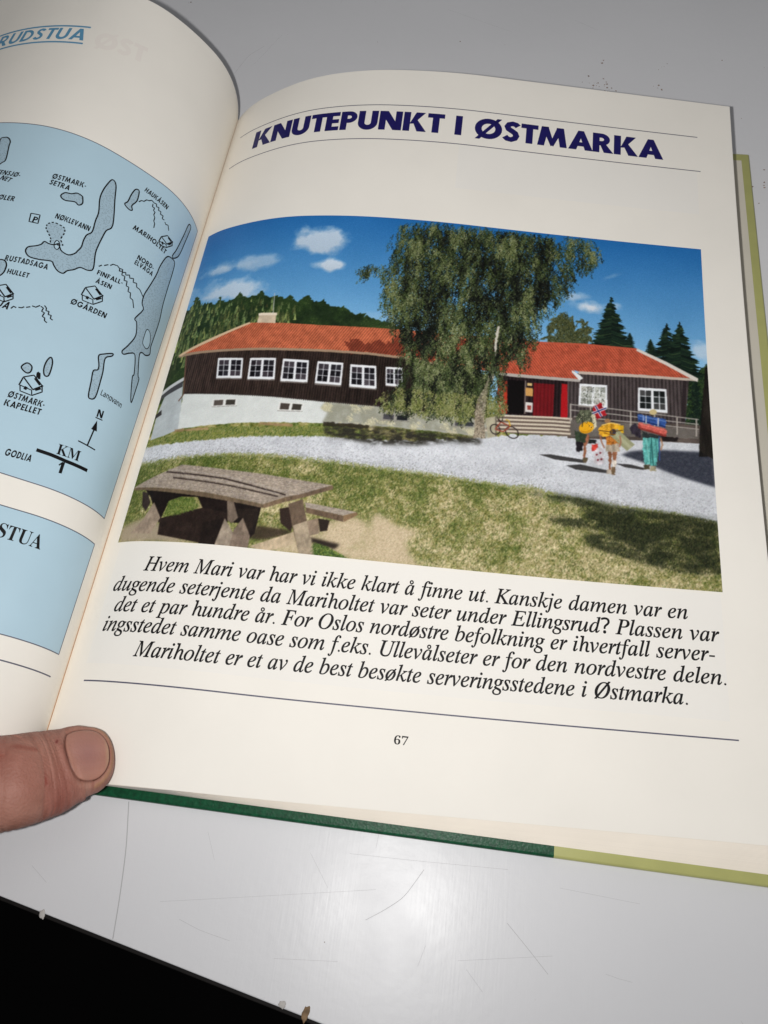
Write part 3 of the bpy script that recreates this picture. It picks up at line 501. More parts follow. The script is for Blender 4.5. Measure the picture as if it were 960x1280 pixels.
GLYPHS = {
  'italic': {"a":[171,[25,-4,13,-2,4,5,-1,17,-3,32,0,60,9,88,19,106,31,122,45,137,68,153,92,158,108,154,116,140,121,154,146,154,116,45,112,31,111,22,112,19,117,17,126,23,141,40,146,36,128,14,112,0,98,-4,87,0,84,11,87,28,95,59,77,31,60,12,43,0],[41,16,49,18,58,24,67,32,76,43,85,56,93,71,100,85,105,101,108,115,109,129,105,144,92,149,77,145,62,133,48,113,37,88,32,74,29,61,27,48,27,37,30,21]],"b":[170,[41,-4,23,-2,9,3,1,10,-2,18,-2,21,-1,25,44,202,45,207,46,212,46,215,46,218,45,223,43,226,38,227,31,228,25,228,27,234,38,235,47,236,55,238,61,239,72,242,78,243,81,243,81,240,51,125,69,144,87,155,107,158,126,155,140,145,150,129,153,109,151,89,144,69,133,50,119,32,102,17,83,6,62,-2],[47,5,66,8,84,20,100,37,112,59,120,83,123,105,121,121,115,132,105,139,93,142,77,138,63,127,51,109,41,83,27,33,25,25,25,19,30,8]],"d":[177,[31,-4,16,-1,5,7,-2,20,-4,37,-3,53,3,72,11,90,22,109,35,125,50,139,61,148,73,154,85,157,96,158,112,155,121,147,136,208,137,210,137,213,138,215,138,218,137,222,134,225,129,227,122,227,117,227,118,234,138,236,153,239,163,242,169,243,172,243,172,240,172,239,172,237,172,235,171,234,120,40,118,30,117,26,117,22,119,17,125,15,136,21,153,40,158,36,144,18,131,6,120,-2,108,-4,96,0,91,13,94,31,101,56,83,29,66,11,49,0],[45,14,54,16,64,22,73,31,83,43,92,56,99,71,106,87,111,102,115,116,116,130,115,138,111,145,106,149,99,150,83,146,66,134,51,115,38,89,29,62,26,39,27,28,31,20,37,15]],"e":[144,[44,-3,25,0,10,10,1,27,-2,49,0,66,5,83,12,99,23,115,36,130,50,142,74,154,98,158,111,157,121,152,127,144,129,133,123,113,104,95,85,84,60,77,31,71,29,65,29,59,28,54,28,49,36,22,59,13,84,20,110,41,116,36,99,18,82,6,64,-1],[32,79,62,86,84,99,98,116,102,136,99,146,90,149,79,147,68,140,58,129,48,115,39,98]],"f":[99,[-24,-77,-33,-75,-40,-71,-44,-65,-46,-58,-43,-47,-33,-43,-25,-46,-22,-54,-22,-57,-23,-59,-24,-62,-25,-63,-24,-66,-21,-67,-12,-64,-5,-54,-2,-46,1,-37,4,-26,7,-12,36,141,3,141,6,152,38,152,42,170,48,192,56,210,67,224,86,239,108,243,120,242,129,237,136,229,138,219,134,208,122,204,112,207,109,217,109,219,110,221,110,222,110,224,111,225,112,228,111,230,109,232,106,234,103,234,86,224,74,192,66,152,105,152,103,141,64,141,50,75,45,48,39,25,34,4,25,-23,16,-43,-2,-68]],"g":[143,[32,-77,8,-74,-10,-65,-22,-53,-26,-37,-21,-19,-6,-3,18,12,7,19,3,29,5,35,11,42,29,60,11,76,5,97,7,113,14,128,26,141,40,151,57,157,76,159,89,158,103,153,116,149,123,148,145,148,145,133,122,133,123,126,124,118,122,102,115,87,104,74,89,65,73,59,55,57,48,57,41,58,33,50,30,43,37,35,56,27,79,19,97,9,108,-3,111,-20,109,-36,102,-50,90,-61,74,-70,54,-75],[56,64,66,67,75,73,83,83,90,95,94,109,95,125,94,136,89,144,82,149,74,151,64,149,54,143,46,133,39,120,35,106,33,91,39,71],[38,-66,66,-62,82,-50,88,-30,86,-22,82,-16,74,-10,66,-5,56,-1,47,3,35,7,26,9,3,-10,-5,-32,6,-58]],"h":[201,[152,-3,139,-1,130,6,124,16,122,30,122,39,123,49,125,62,128,76,136,110,138,120,139,128,140,136,141,142,137,157,125,162,106,155,87,136,71,110,62,86,44,0,12,0,56,208,58,219,59,225,53,237,36,241,33,241,36,255,98,255,85,193,82,180,78,166,75,152,71,138,75,138,94,163,115,178,137,183,164,174,173,146,173,139,171,131,169,121,167,109,158,69,156,59,155,50,154,42,154,34,157,22,166,18,176,20,187,26,193,16,172,1]],"i":[89,[61,197,55,198,49,202,45,207,44,214,45,220,49,226,55,230,61,231,68,230,73,226,77,220,79,214,77,207,74,202,68,198],[16,-4,4,1,0,14,0,20,2,27,6,43,28,121,29,127,30,130,30,132,29,138,25,141,18,143,9,144,10,149,32,152,41,154,48,155,58,157,62,158,65,157,65,154,65,153,65,151,65,150,64,148,32,39,30,31,29,26,31,19,36,16,48,23,65,42,70,37,51,14,33,1]],"j":[87,[62,197,56,198,50,202,46,207,45,214,46,220,50,226,56,230,62,231,69,230,74,226,78,220,80,214,78,207,75,202,69,198],[-25,-77,-34,-75,-42,-70,-47,-64,-48,-55,-45,-45,-36,-42,-28,-45,-25,-54,-25,-56,-25,-58,-25,-61,-26,-63,-24,-66,-21,-67,-14,-62,-6,-44,-2,-30,3,-13,7,8,12,34,31,124,31,126,31,128,31,130,31,132,30,137,28,141,21,143,9,144,11,150,21,151,30,152,38,154,45,155,54,157,59,158,62,157,63,153,37,29,31,4,25,-18,18,-36,10,-50,-6,-70]],"k":[170,[109,-4,100,-2,94,5,87,16,80,32,60,80,39,64,20,0,-7,0,51,207,53,213,53,217,52,223,49,226,44,227,36,228,31,228,33,234,45,236,55,237,63,239,70,240,75,242,79,243,82,243,84,243,87,243,88,240,87,236,86,233,42,79,97,120,110,131,115,140,111,145,99,147,101,153,169,153,167,147,166,147,146,142,123,128,82,96,107,36,110,29,114,23,119,19,124,18,136,23,150,40,155,34,143,18,131,6,119,-1]],"l":[86,[16,-4,9,-3,4,1,0,6,-1,13,0,19,1,27,7,50,49,206,50,212,51,216,50,223,46,227,40,229,29,229,30,235,52,238,60,239,67,241,77,243,82,243,85,243,86,240,85,237,84,233,31,42,29,31,28,25,29,19,34,17,45,23,61,41,66,36,52,18,39,6,26,-1]],"m":[275,[205,-4,192,1,188,15,189,26,192,39,212,109,214,120,215,127,213,135,206,137,196,135,186,129,174,118,162,105,151,88,140,69,132,53,125,36,119,18,114,0,88,0,118,101,121,117,123,129,120,135,113,137,107,136,98,131,88,124,78,115,67,103,57,89,50,77,43,64,37,50,32,35,20,0,-6,0,25,106,27,114,29,122,30,127,31,132,29,137,25,141,19,143,8,144,10,150,31,152,47,155,52,156,57,157,60,158,61,158,64,157,65,154,65,153,65,151,64,150,64,148,45,89,77,127,106,150,132,158,147,153,152,138,149,121,142,92,172,129,199,151,224,158,239,153,244,138,244,133,243,126,242,119,239,111,218,33,217,29,217,27,217,25,218,19,223,17,228,19,234,24,238,27,241,32,245,37,249,43,254,38,238,15,221,1]],"n":[182,[111,-4,104,-3,99,0,95,6,94,14,98,33,108,70,118,108,121,127,119,135,112,137,106,136,98,132,89,125,80,116,70,106,61,95,53,83,46,71,38,52,29,29,21,0,-6,0,27,110,30,123,31,131,30,137,27,140,21,142,11,142,9,142,10,148,23,150,34,152,43,153,50,155,60,157,65,158,66,157,67,156,66,154,46,89,63,110,79,127,94,141,115,153,132,157,146,153,151,139,151,133,150,126,148,119,146,111,127,44,124,32,123,28,123,25,124,19,130,17,141,24,156,45,161,41,145,16,128,1]],"o":[175,[53,-4,30,0,13,11,2,28,-2,51,0,70,7,89,17,107,31,124,47,138,64,149,82,156,101,158,124,154,142,143,153,126,157,103,155,86,150,69,141,52,130,37,117,23,102,11,78,0],[56,6,70,8,83,16,95,28,106,43,115,60,121,78,126,96,127,113,120,140,99,149,82,146,66,134,51,115,39,92,31,66,28,42,30,26,35,15,44,8]],"p":[170,[-48,-75,-46,-69,-33,-67,-24,-63,-19,-55,-14,-43,27,118,29,125,30,128,30,131,29,137,26,140,20,142,8,143,10,149,21,150,31,151,40,153,47,154,56,157,62,158,64,157,65,155,65,152,64,149,56,125,74,143,93,154,113,158,130,155,143,146,151,132,154,113,152,93,145,72,135,53,122,34,106,19,89,7,70,-1,50,-4,36,-2,25,3,19,-22,15,-41,12,-52,11,-57,13,-62,18,-66,26,-68,38,-69,37,-75],[50,5,64,7,78,15,90,26,101,41,110,58,118,77,122,95,124,114,122,126,118,135,110,141,100,143,83,139,68,126,55,107,46,81,33,32,33,29,32,26,31,22,31,20,36,8]],"r":[112,[-6,0,23,104,27,120,28,130,27,136,23,139,17,141,6,142,7,148,19,150,30,152,38,154,45,155,55,157,59,158,62,157,62,154,45,90,69,128,88,151,104,158,110,157,115,154,118,148,119,141,117,133,113,126,107,122,100,120,95,121,90,124,87,128,85,134,59,100,37,55,20,0]],"s":[124,[39,-4,26,-3,16,0,9,2,3,3,-2,2,-4,-2,-11,-2,-4,53,2,53,5,32,12,17,22,8,36,5,46,7,55,13,61,22,63,34,60,47,52,60,47,67,42,73,37,80,32,87,27,95,23,103,21,111,20,119,23,134,32,147,45,155,61,158,74,157,83,155,91,152,97,151,102,153,104,157,110,157,103,107,98,107,87,139,65,149,57,148,51,144,47,138,45,130,48,118,58,104,63,97,68,91,73,84,78,77,82,69,86,61,89,53,90,44,88,32,83,20,75,10,65,3,53,-2]],"t":[93,[16,-4,4,0,0,13,1,18,1,22,2,26,3,31,33,141,10,141,11,148,31,156,50,172,68,196,76,196,63,152,91,152,89,141,60,141,33,39,31,29,30,22,31,17,36,15,47,21,62,40,67,34,50,13,33,0]],"u":[182,[23,-4,14,-3,7,2,3,9,2,19,2,26,4,34,6,45,9,58,25,114,26,119,27,123,28,128,28,133,27,138,23,142,17,143,7,144,8,150,30,153,38,154,45,155,55,157,59,158,63,158,64,156,64,154,63,152,63,150,62,148,35,53,33,44,31,37,30,31,30,27,32,19,40,16,50,19,62,27,75,40,88,57,101,78,113,102,123,127,131,154,157,154,128,46,124,32,123,24,125,18,130,16,142,23,157,42,162,37,146,14,129,1,111,-4,99,0,94,13,96,25,99,41,110,77,93,52,78,32,63,16,43,1]],"v":[148,[31,-4,25,85,24,102,22,116,20,126,18,133,11,140,0,143,-3,143,-2,149,7,151,14,152,21,154,26,155,31,157,34,157,37,158,40,158,44,151,48,129,51,94,55,29,69,44,82,58,93,72,102,85,116,106,120,120,119,123,116,127,111,131,108,135,105,139,104,144,106,150,109,155,114,158,120,158,127,157,132,153,135,146,136,137,130,113,111,81,80,43,38,-4]],"w":[223,[24,-4,22,87,22,104,20,117,19,127,16,134,10,142,0,144,-2,144,-1,150,8,151,15,153,22,154,27,156,31,157,35,158,38,158,40,158,44,150,47,126,48,86,49,46,119,158,125,158,138,35,162,64,176,82,186,98,192,110,194,120,193,124,188,130,183,136,181,143,182,149,185,154,190,157,196,158,202,157,207,152,210,145,211,137,207,116,193,90,170,58,120,-4,115,-4,102,110,30,-4]],"x":[139,[77,-4,69,-3,63,2,58,11,54,29,47,60,23,27,13,14,4,5,-6,-1,-16,-3,-22,-2,-27,1,-30,5,-31,11,-30,17,-27,21,-23,25,-17,26,-13,25,-9,23,-5,21,-1,20,7,23,15,32,45,74,35,123,32,132,28,138,22,142,14,143,10,143,6,142,2,142,-1,141,0,148,18,151,32,154,37,156,41,157,45,158,48,158,53,156,56,148,65,103,78,121,89,135,96,145,101,151,105,154,110,156,114,157,119,157,131,154,135,144,134,139,131,134,127,132,122,131,117,131,113,133,111,134,109,135,107,135,106,135,102,134,98,132,89,120,68,90,78,44,81,32,82,28,84,24,87,19,92,17,104,24,119,43,124,38,106,14,91,1]],"y":[135,[-22,-77,-29,-76,-34,-73,-37,-68,-39,-62,-38,-57,-35,-53,-30,-50,-24,-49,-19,-50,-15,-52,-10,-54,-4,-54,5,-49,17,-35,40,-3,22,88,20,99,18,108,16,116,14,122,10,131,5,138,-2,142,-12,144,-11,149,-3,150,4,152,11,153,16,155,25,157,31,158,37,151,42,129,46,112,50,89,54,71,57,51,61,29,75,51,86,69,95,83,100,93,104,100,106,107,108,112,108,117,106,124,100,130,98,132,95,134,93,138,92,144,93,150,96,154,101,157,107,158,114,156,120,152,123,145,125,136,122,121,115,102,104,79,97,66,88,51,77,35,66,17,55,0,43,-17,31,-33,19,-47,8,-59,-3,-69,-13,-75]],"H":[260,[-17,0,-15,7,-14,7,-4,7,3,9,9,12,14,18,18,26,21,36,63,192,65,203,66,210,64,217,60,221,52,224,41,226,42,232,135,232,133,226,132,226,119,224,109,220,103,210,97,195,83,143,82,139,82,135,82,133,84,131,88,130,93,130,179,130,184,130,187,131,189,133,190,137,205,192,207,202,208,210,207,217,202,221,194,224,183,226,185,232,277,232,275,226,273,226,260,224,251,219,245,211,239,196,198,40,195,30,195,26,194,22,196,15,200,11,208,8,220,7,218,0,126,0,127,7,129,7,138,7,146,9,152,12,156,18,160,26,163,36,182,106,183,109,183,110,183,111,182,114,180,116,177,117,172,117,86,117,81,117,78,116,76,114,74,110,55,40,53,30,52,26,52,22,54,15,58,11,66,8,78,7,76,0]],"M":[295,[-18,0,-16,7,-6,7,2,9,8,12,12,18,16,26,20,36,64,192,66,202,67,210,65,217,61,221,53,224,41,226,43,232,106,232,130,54,248,232,312,232,310,226,307,226,295,224,286,219,279,211,274,196,232,40,230,30,229,26,229,22,231,15,235,11,243,8,255,7,253,0,161,0,163,6,172,7,180,9,186,13,190,19,195,29,198,41,240,196,109,0,105,0,79,196,38,51,35,35,33,24,35,16,39,11,47,8,59,6,57,0]],"K":[227,[-17,0,-15,7,-14,7,-4,7,3,9,9,12,14,18,18,26,21,36,63,192,65,203,66,210,64,217,60,221,52,224,41,226,42,232,134,232,132,226,130,226,118,224,109,221,103,212,98,198,81,133,80,132,80,130,80,129,80,128,80,126,82,125,84,125,86,127,168,193,183,207,187,217,183,223,170,226,168,226,169,232,251,232,248,226,246,226,232,223,216,213,195,198,168,177,111,132,178,35,187,22,197,13,207,8,219,6,217,0,118,0,120,6,122,6,132,7,139,9,142,13,144,18,143,23,141,28,138,33,134,40,84,114,82,116,80,117,77,115,75,112,55,37,53,29,52,23,54,15,59,10,68,8,81,7,79,0]],"E":[227,[-17,0,-15,7,-14,7,0,8,9,13,16,22,21,37,63,192,65,203,66,210,64,217,60,221,52,224,41,226,42,232,220,232,210,182,204,182,204,183,204,197,201,207,195,214,186,218,173,220,154,221,126,221,117,221,111,219,106,217,103,213,101,207,98,198,80,130,108,130,130,132,144,138,154,148,161,163,167,163,143,81,137,81,138,87,138,94,138,103,136,110,132,114,126,117,118,118,107,119,77,119,56,42,54,31,53,27,52,24,54,18,58,14,65,12,77,12,100,12,122,13,141,17,157,24,170,34,182,47,193,64,200,64,176,0]],"P":[201,[-17,0,-15,7,-13,7,0,8,9,12,16,21,21,36,63,192,65,202,66,210,64,217,60,222,52,224,41,226,42,232,134,232,173,227,196,209,204,180,201,161,193,145,179,131,160,120,137,113,110,111,80,111,76,110,74,107,54,32,53,28,53,25,52,23,54,15,59,10,69,8,83,7,81,0],[96,121,127,125,149,137,162,157,166,182,164,200,155,213,142,220,122,222,113,221,108,219,103,213,99,202,80,132,80,129,80,126,80,124,82,122,87,121]],"F":[203,[-15,0,-13,7,-12,7,-2,7,5,9,11,12,15,18,19,26,22,37,64,192,67,203,67,210,66,217,61,221,54,224,42,226,44,232,211,232,200,177,193,177,194,179,194,180,194,184,191,201,185,213,172,219,153,221,127,221,116,220,109,218,106,214,103,209,98,187,83,129,101,129,117,130,129,132,138,136,146,142,152,151,158,163,165,163,143,78,136,78,136,82,137,86,137,91,137,95,135,106,131,113,122,116,106,118,80,118,58,35,57,32,57,28,56,25,56,22,58,14,63,10,71,7,85,6,84,0]],"O":[258,[100,-5,74,-2,53,5,35,18,22,35,13,56,11,81,13,104,19,126,29,148,42,169,58,188,76,204,95,218,116,229,138,235,160,237,185,235,207,227,224,214,237,196,245,175,247,151,246,132,241,113,234,94,224,76,213,58,200,42,185,28,170,16,148,4,125,-3],[100,5,117,7,134,14,149,26,164,40,176,57,188,77,197,98,203,120,208,143,209,166,206,192,196,212,181,223,160,227,142,225,124,217,107,204,91,187,77,167,65,143,58,124,53,106,50,87,49,69,52,41,62,21,79,9]],"U":[245,[100,-5,69,-1,46,12,31,31,26,56,27,71,32,91,59,194,62,203,62,210,61,217,56,222,47,225,34,226,36,232,134,232,132,226,129,226,115,224,105,218,98,207,92,191,67,96,61,71,59,55,63,37,72,23,87,14,108,11,126,13,142,19,155,28,166,40,175,59,185,91,208,177,212,194,213,206,212,216,208,222,199,225,186,226,188,232,266,232,265,226,260,226,244,222,234,210,232,205,229,198,226,189,223,178,198,82,188,53,177,31,163,14,146,3,125,-3]],"?":[146,[47,67,47,77,48,88,50,99,53,108,58,116,66,125,75,134,87,144,96,152,102,159,106,167,108,174,109,184,106,198,98,209,86,215,68,217,53,216,39,213,26,208,14,203,4,227,18,233,34,238,51,242,70,243,98,239,120,227,133,209,137,184,136,170,132,159,126,149,118,139,109,130,97,120,87,111,80,104,75,97,73,90,71,82,71,73,71,67],[60,-5,52,-3,45,1,41,8,39,18,41,29,45,36,52,39,60,41,68,39,75,36,79,29,81,18,79,8,75,1,68,-3]]},
  'bold': {"S":[195,[21,-5,21,79,31,79,41,47,56,25,75,12,98,7,115,10,128,18,137,30,139,45,133,65,112,80,81,95,56,110,38,126,28,144,25,166,27,185,34,201,44,215,58,225,74,231,92,233,103,232,115,231,127,228,141,224,146,223,148,222,150,222,157,225,160,233,170,233,170,160,161,160,155,177,147,192,136,205,124,214,111,220,97,222,82,220,70,213,62,203,60,190,62,178,69,168,79,160,94,151,127,136,145,127,159,117,169,106,175,94,178,81,180,66,177,46,169,29,157,15,140,4,120,-3,96,-5,88,-5,79,-4,71,-2,63,0,55,3,49,5,45,6,42,6,38,5,35,4,32,0,31,-5]],"T":[212,[46,0,46,9,61,10,71,15,76,25,78,40,78,217,75,217,51,213,33,202,20,183,14,159,5,159,5,228,205,228,205,158,197,158,187,191,166,210,134,217,132,217,132,40,133,25,138,15,148,10,164,9,164,0]],"U":[246,[124,-6,96,-4,74,3,57,14,46,30,39,52,37,78,37,189,35,203,30,212,22,217,7,219,7,228,120,228,120,219,109,218,101,216,96,213,93,208,91,200,90,189,90,70,93,44,102,26,116,15,137,11,170,19,190,42,196,80,196,189,195,203,190,212,180,217,164,219,164,228,237,228,237,219,224,216,216,211,213,202,211,189,211,91,209,59,202,34,190,16,173,4,151,-4]],"A":[218,[-4,0,-4,9,5,11,12,15,18,24,25,37,103,233,112,233,192,43,199,28,206,17,212,11,222,9,222,0,115,0,115,9,135,13,142,23,140,30,136,41,126,66,52,66,39,35,38,33,38,29,37,26,37,24,43,13,62,9,64,9,64,0],[57,80,121,80,88,160]],"K":[255,[8,0,8,9,23,11,32,16,36,25,38,40,38,189,36,203,31,212,23,217,8,219,8,228,121,228,121,219,110,218,102,216,97,213,94,208,92,200,91,189,91,117,161,187,171,199,174,209,167,217,145,219,145,228,243,228,243,219,238,219,218,215,196,202,172,180,135,142,232,23,238,17,243,12,250,10,260,9,260,0,140,0,140,9,147,9,153,9,158,10,161,10,165,13,167,17,165,24,158,33,100,107,91,99,91,40,93,25,97,16,106,11,121,9,121,0]],"M":[317,[7,0,7,9,21,11,31,16,36,25,38,40,38,191,37,201,35,208,32,213,26,216,18,218,7,219,7,228,92,228,158,71,225,228,309,228,309,219,295,217,286,212,282,203,280,189,280,43,281,30,282,21,286,15,291,12,298,10,308,9,308,0,198,0,198,9,208,10,216,12,222,16,225,22,227,30,227,42,227,199,144,0,135,0,53,194,53,40,54,24,60,15,70,10,85,9,85,0]],"6":[188,[98,-3,75,0,55,9,38,24,26,47,20,65,16,86,15,111,17,138,21,163,28,185,39,205,52,221,69,233,88,241,111,243,130,242,146,238,157,232,164,224,169,216,170,206,168,196,161,188,149,182,130,180,129,190,128,200,126,209,122,217,116,222,108,223,90,218,76,200,69,183,65,161,62,135,70,139,80,143,93,146,109,147,136,143,158,129,171,107,176,78,174,55,167,36,156,19,141,7,122,-1],[99,19,111,22,120,32,125,49,127,74,125,98,119,114,109,123,96,127,87,125,77,121,68,116,62,110,64,81,67,58,73,40,85,24]],"7":[188,[55,0,145,203,56,203,43,199,37,186,35,169,15,169,16,240,177,240,177,223,84,0]],"1":[188,[33,0,33,18,60,18,68,19,73,22,76,29,77,40,77,208,65,194,54,183,44,175,34,173,26,175,20,180,16,188,14,198,25,201,37,206,50,213,66,224,89,241,127,241,127,40,128,30,130,24,135,19,144,18,171,18,171,0]]},
  'slant': {"S":[178,[65,-3,48,-2,32,1,18,5,7,11,7,56,21,49,36,43,51,40,65,39,81,40,93,45,102,53,104,65,102,77,97,87,87,95,76,104,66,111,56,120,48,130,41,142,36,155,35,170,37,190,45,208,57,223,73,234,94,241,117,243,135,242,151,239,167,234,182,227,164,189,140,198,117,201,105,199,95,194,88,185,86,174,88,162,94,154,103,146,116,137,133,123,145,108,153,91,155,71,152,48,143,29,129,15,110,5,89,-1]],"T":[178,[44,0,85,197,28,197,37,240,202,240,193,197,135,197,94,0]],"M":[296,[9,0,59,240,126,240,136,60,138,60,228,240,297,240,246,0,200,0,224,113,227,125,230,138,236,163,239,175,242,186,241,186,147,0,101,0,91,186,90,186,89,177,87,166,83,140,80,125,77,111,54,0]],"A":[211,[-20,0,105,240,167,240,191,0,142,0,138,57,60,57,32,0],[81,100,136,100,131,162,130,181,130,191,130,202,125,193,122,184,117,175,112,165]],"R":[204,[9,0,59,240,118,240,150,236,175,224,191,204,196,174,192,148,181,127,164,112,143,102,186,0,132,0,98,92,78,92,59,0],[87,133,100,133,119,136,133,143,142,155,145,171,137,191,113,198,101,198]],"K":[206,[9,0,59,240,109,240,84,124,110,158,178,240,237,240,139,125,187,0,132,0,97,97,77,86,59,0]],"E":[182,[9,0,59,240,193,240,185,198,101,198,90,145,168,145,159,104,81,104,67,42,151,42,143,0]],"N":[254,[9,0,59,240,118,240,174,63,175,63,178,81,180,93,182,105,184,116,186,126,210,240,255,240,204,0,148,0,90,181,88,181,87,172,84,154,83,143,81,132,79,122,78,113,54,0]],"O":[245,[109,-3,82,-1,60,8,43,22,30,40,23,62,20,88,22,116,28,144,37,170,51,194,69,214,90,230,117,240,147,243,174,241,196,233,213,219,225,201,232,179,235,154,233,125,227,97,218,70,205,46,187,26,166,10,140,0],[113,39,131,43,148,53,163,70,174,93,179,111,183,131,184,152,181,172,173,188,161,198,143,201,128,199,114,192,102,182,92,168,83,151,77,131,73,110,71,88,74,67,82,52,95,42]],"H":[235,[9,0,59,240,109,240,90,146,167,146,187,240,237,240,186,0,136,0,158,103,81,103,59,0]],"V":[198,[51,0,30,240,79,240,87,95,87,84,87,72,87,60,87,49,88,49,92,60,96,72,101,84,106,95,177,240,228,240,106,0]],"L":[174,[9,0,59,240,109,240,67,42,151,42,143,0]],"U":[232,[99,-3,66,1,42,15,28,37,23,64,23,70,24,76,24,82,26,88,58,240,108,240,76,89,74,78,73,69,81,47,104,39,123,42,137,52,146,68,153,89,185,240,235,240,202,85,195,61,185,39,170,22,152,8,128,-1]],"D":[227,[9,0,59,240,124,240,151,237,174,229,193,216,206,199,214,176,217,149,215,120,210,94,201,70,189,49,174,32,156,18,134,8,110,2,83,0],[67,42,85,42,110,46,130,57,146,73,157,95,163,120,166,146,162,169,153,186,139,195,120,198,101,198]],"G":[232,[109,-3,83,-1,61,7,44,20,31,39,23,62,20,90,22,120,29,148,40,174,56,197,76,216,100,231,118,238,138,242,161,243,184,242,206,236,228,227,209,186,197,192,185,197,172,200,158,200,137,198,120,191,105,180,93,166,83,150,77,132,73,113,71,94,74,71,83,53,98,43,120,39,127,40,134,40,141,42,147,43,158,92,115,92,124,135,216,135,189,10,172,5,155,1,134,-2]],"J":[111,[-22,-71,-32,-70,-40,-69,-46,-68,-53,-66,-53,-25,-47,-26,-40,-27,-34,-28,-26,-28,-11,-25,1,-18,9,-5,15,13,63,240,113,240,63,6,56,-19,47,-38,34,-53,10,-66]],"F":[178,[9,0,59,240,193,240,184,198,101,198,88,136,165,136,156,95,79,95,59,0]],"P":[205,[9,0,59,240,126,240,153,238,173,231,188,221,199,207,205,189,207,170,203,144,193,123,177,106,155,95,130,88,102,85,77,85,59,0],[86,127,106,127,126,130,142,138,153,151,156,169,148,191,124,198,101,198]],"I":[129,[-10,0,-4,29,27,42,60,197,35,211,41,240,147,240,141,211,110,197,77,42,102,29,96,0]]},
  'plain': {"L":[176,[33,0,33,240,63,240,63,27,168,27,168,0]],"a":[188,[72,-3,50,0,32,10,19,26,15,50,21,74,37,92,53,100,75,105,102,107,132,108,132,119,130,138,123,150,111,157,95,159,81,158,68,155,56,150,44,145,35,168,48,173,63,178,80,182,97,183,125,179,145,169,157,150,161,123,161,0,140,0,134,26,133,26,121,13,108,4,93,-2],[79,20,100,24,117,33,128,49,132,72,132,88,105,87,77,84,59,76,49,65,46,50,48,37,55,28,66,22]],"n":[208,[29,0,29,180,52,180,57,155,58,155,69,168,83,176,98,182,115,183,143,179,164,168,176,147,180,117,180,0,151,0,151,115,141,148,111,158,86,154,70,142,61,121,58,93,58,0]],"g":[207,[97,-81,73,-79,51,-76,33,-69,33,-42,52,-50,74,-55,99,-56,120,-53,135,-42,145,-26,149,-5,149,2,149,7,149,13,149,20,150,24,148,24,134,9,116,0,93,-3,62,3,38,21,27,40,21,62,18,90,21,116,27,139,38,158,61,177,92,183,109,182,124,177,138,168,149,156,150,156,154,180,178,180,178,-3,176,-27,169,-46,158,-61,143,-72,123,-78],[97,21,121,24,137,35,146,55,149,83,149,90,146,121,136,143,120,155,96,158,76,154,61,141,52,119,49,89,52,60,61,38,76,25]],"v":[171,[68,0,0,180,32,180,70,74,73,66,76,57,78,49,81,40,83,33,84,26,86,26,87,33,89,40,92,49,95,58,101,74,139,180,171,180,102,0]],"-":[108,[13,77,13,103,95,103,95,77]],"?":[146,[47,67,47,77,48,88,50,99,53,108,58,116,66,125,75,134,87,144,96,152,102,159,106,167,108,174,109,184,106,198,98,209,86,215,68,217,53,216,39,213,26,208,14,203,4,227,18,233,34,238,51,242,70,243,98,239,120,227,133,209,137,184,136,170,132,159,126,149,118,139,109,130,97,120,87,111,80,104,75,97,73,90,71,82,71,73,71,67],[60,-5,52,-3,45,1,41,8,39,18,41,29,45,36,52,39,60,41,68,39,75,36,79,29,81,18,79,8,75,1,68,-3]],"P":[203,[33,0,33,240,96,240,125,238,147,232,165,221,181,199,186,169,184,150,177,132,165,116,147,104,123,96,90,93,63,93,63,0],[63,119,87,119,117,122,138,130,151,145,155,168,151,188,140,202,121,211,93,214,63,214]],"6":[192,[100,-3,78,-1,59,8,42,22,29,43,23,60,20,80,18,102,20,128,23,153,29,177,39,199,54,217,73,231,97,240,128,243,136,243,144,242,152,242,158,240,158,215,151,217,144,218,137,219,129,219,108,217,90,211,77,202,66,190,58,176,53,159,50,141,48,122,50,122,59,133,72,142,87,148,107,150,135,145,157,131,172,108,176,77,174,54,167,34,156,18,131,2],[100,21,119,25,134,35,144,52,147,77,144,98,135,113,121,124,101,127,86,125,73,120,63,113,55,104,50,94,48,83,50,69,54,54,61,41,71,31,84,24]],"7":[192,[46,0,144,213,15,213,15,240,176,240,176,217,78,0]]},
}


# ------------------------------------------------------------------ lettering
def arc(cx, cy, rx, ry, a0, a1, n=14):
    return [(cx + rx * math.cos(math.radians(a0 + (a1 - a0) * k / n)), cy + ry * math.sin(math.radians(a0 + (a1 - a0) * k / n))) for k in range(n + 1)]
def ring(cx, cy, rx, ry, w, a0=0, a1=360, n=20):
    o = arc(cx, cy, rx, ry, a0, a1, n); i = arc(cx, cy, rx - w, ry - w, a0, a1, n)
    return [[o[k], o[k + 1], i[k + 1], i[k]] for k in range(n)]
def rect(a, b, c, d): return [(a, c), (b, c), (b, d), (a, d)]
def thick(p, w):
    p = np.array(p, float); t = np.gradient(p, axis=0); t /= np.linalg.norm(t, axis=1, keepdims=True)
    n = np.stack([-t[:, 1], t[:, 0]], 1) * w / 2
    return [[tuple(p[k] + n[k]), tuple(p[k + 1] + n[k + 1]), tuple(p[k + 1] - n[k + 1]), tuple(p[k] - n[k])] for k in range(len(p) - 1)]
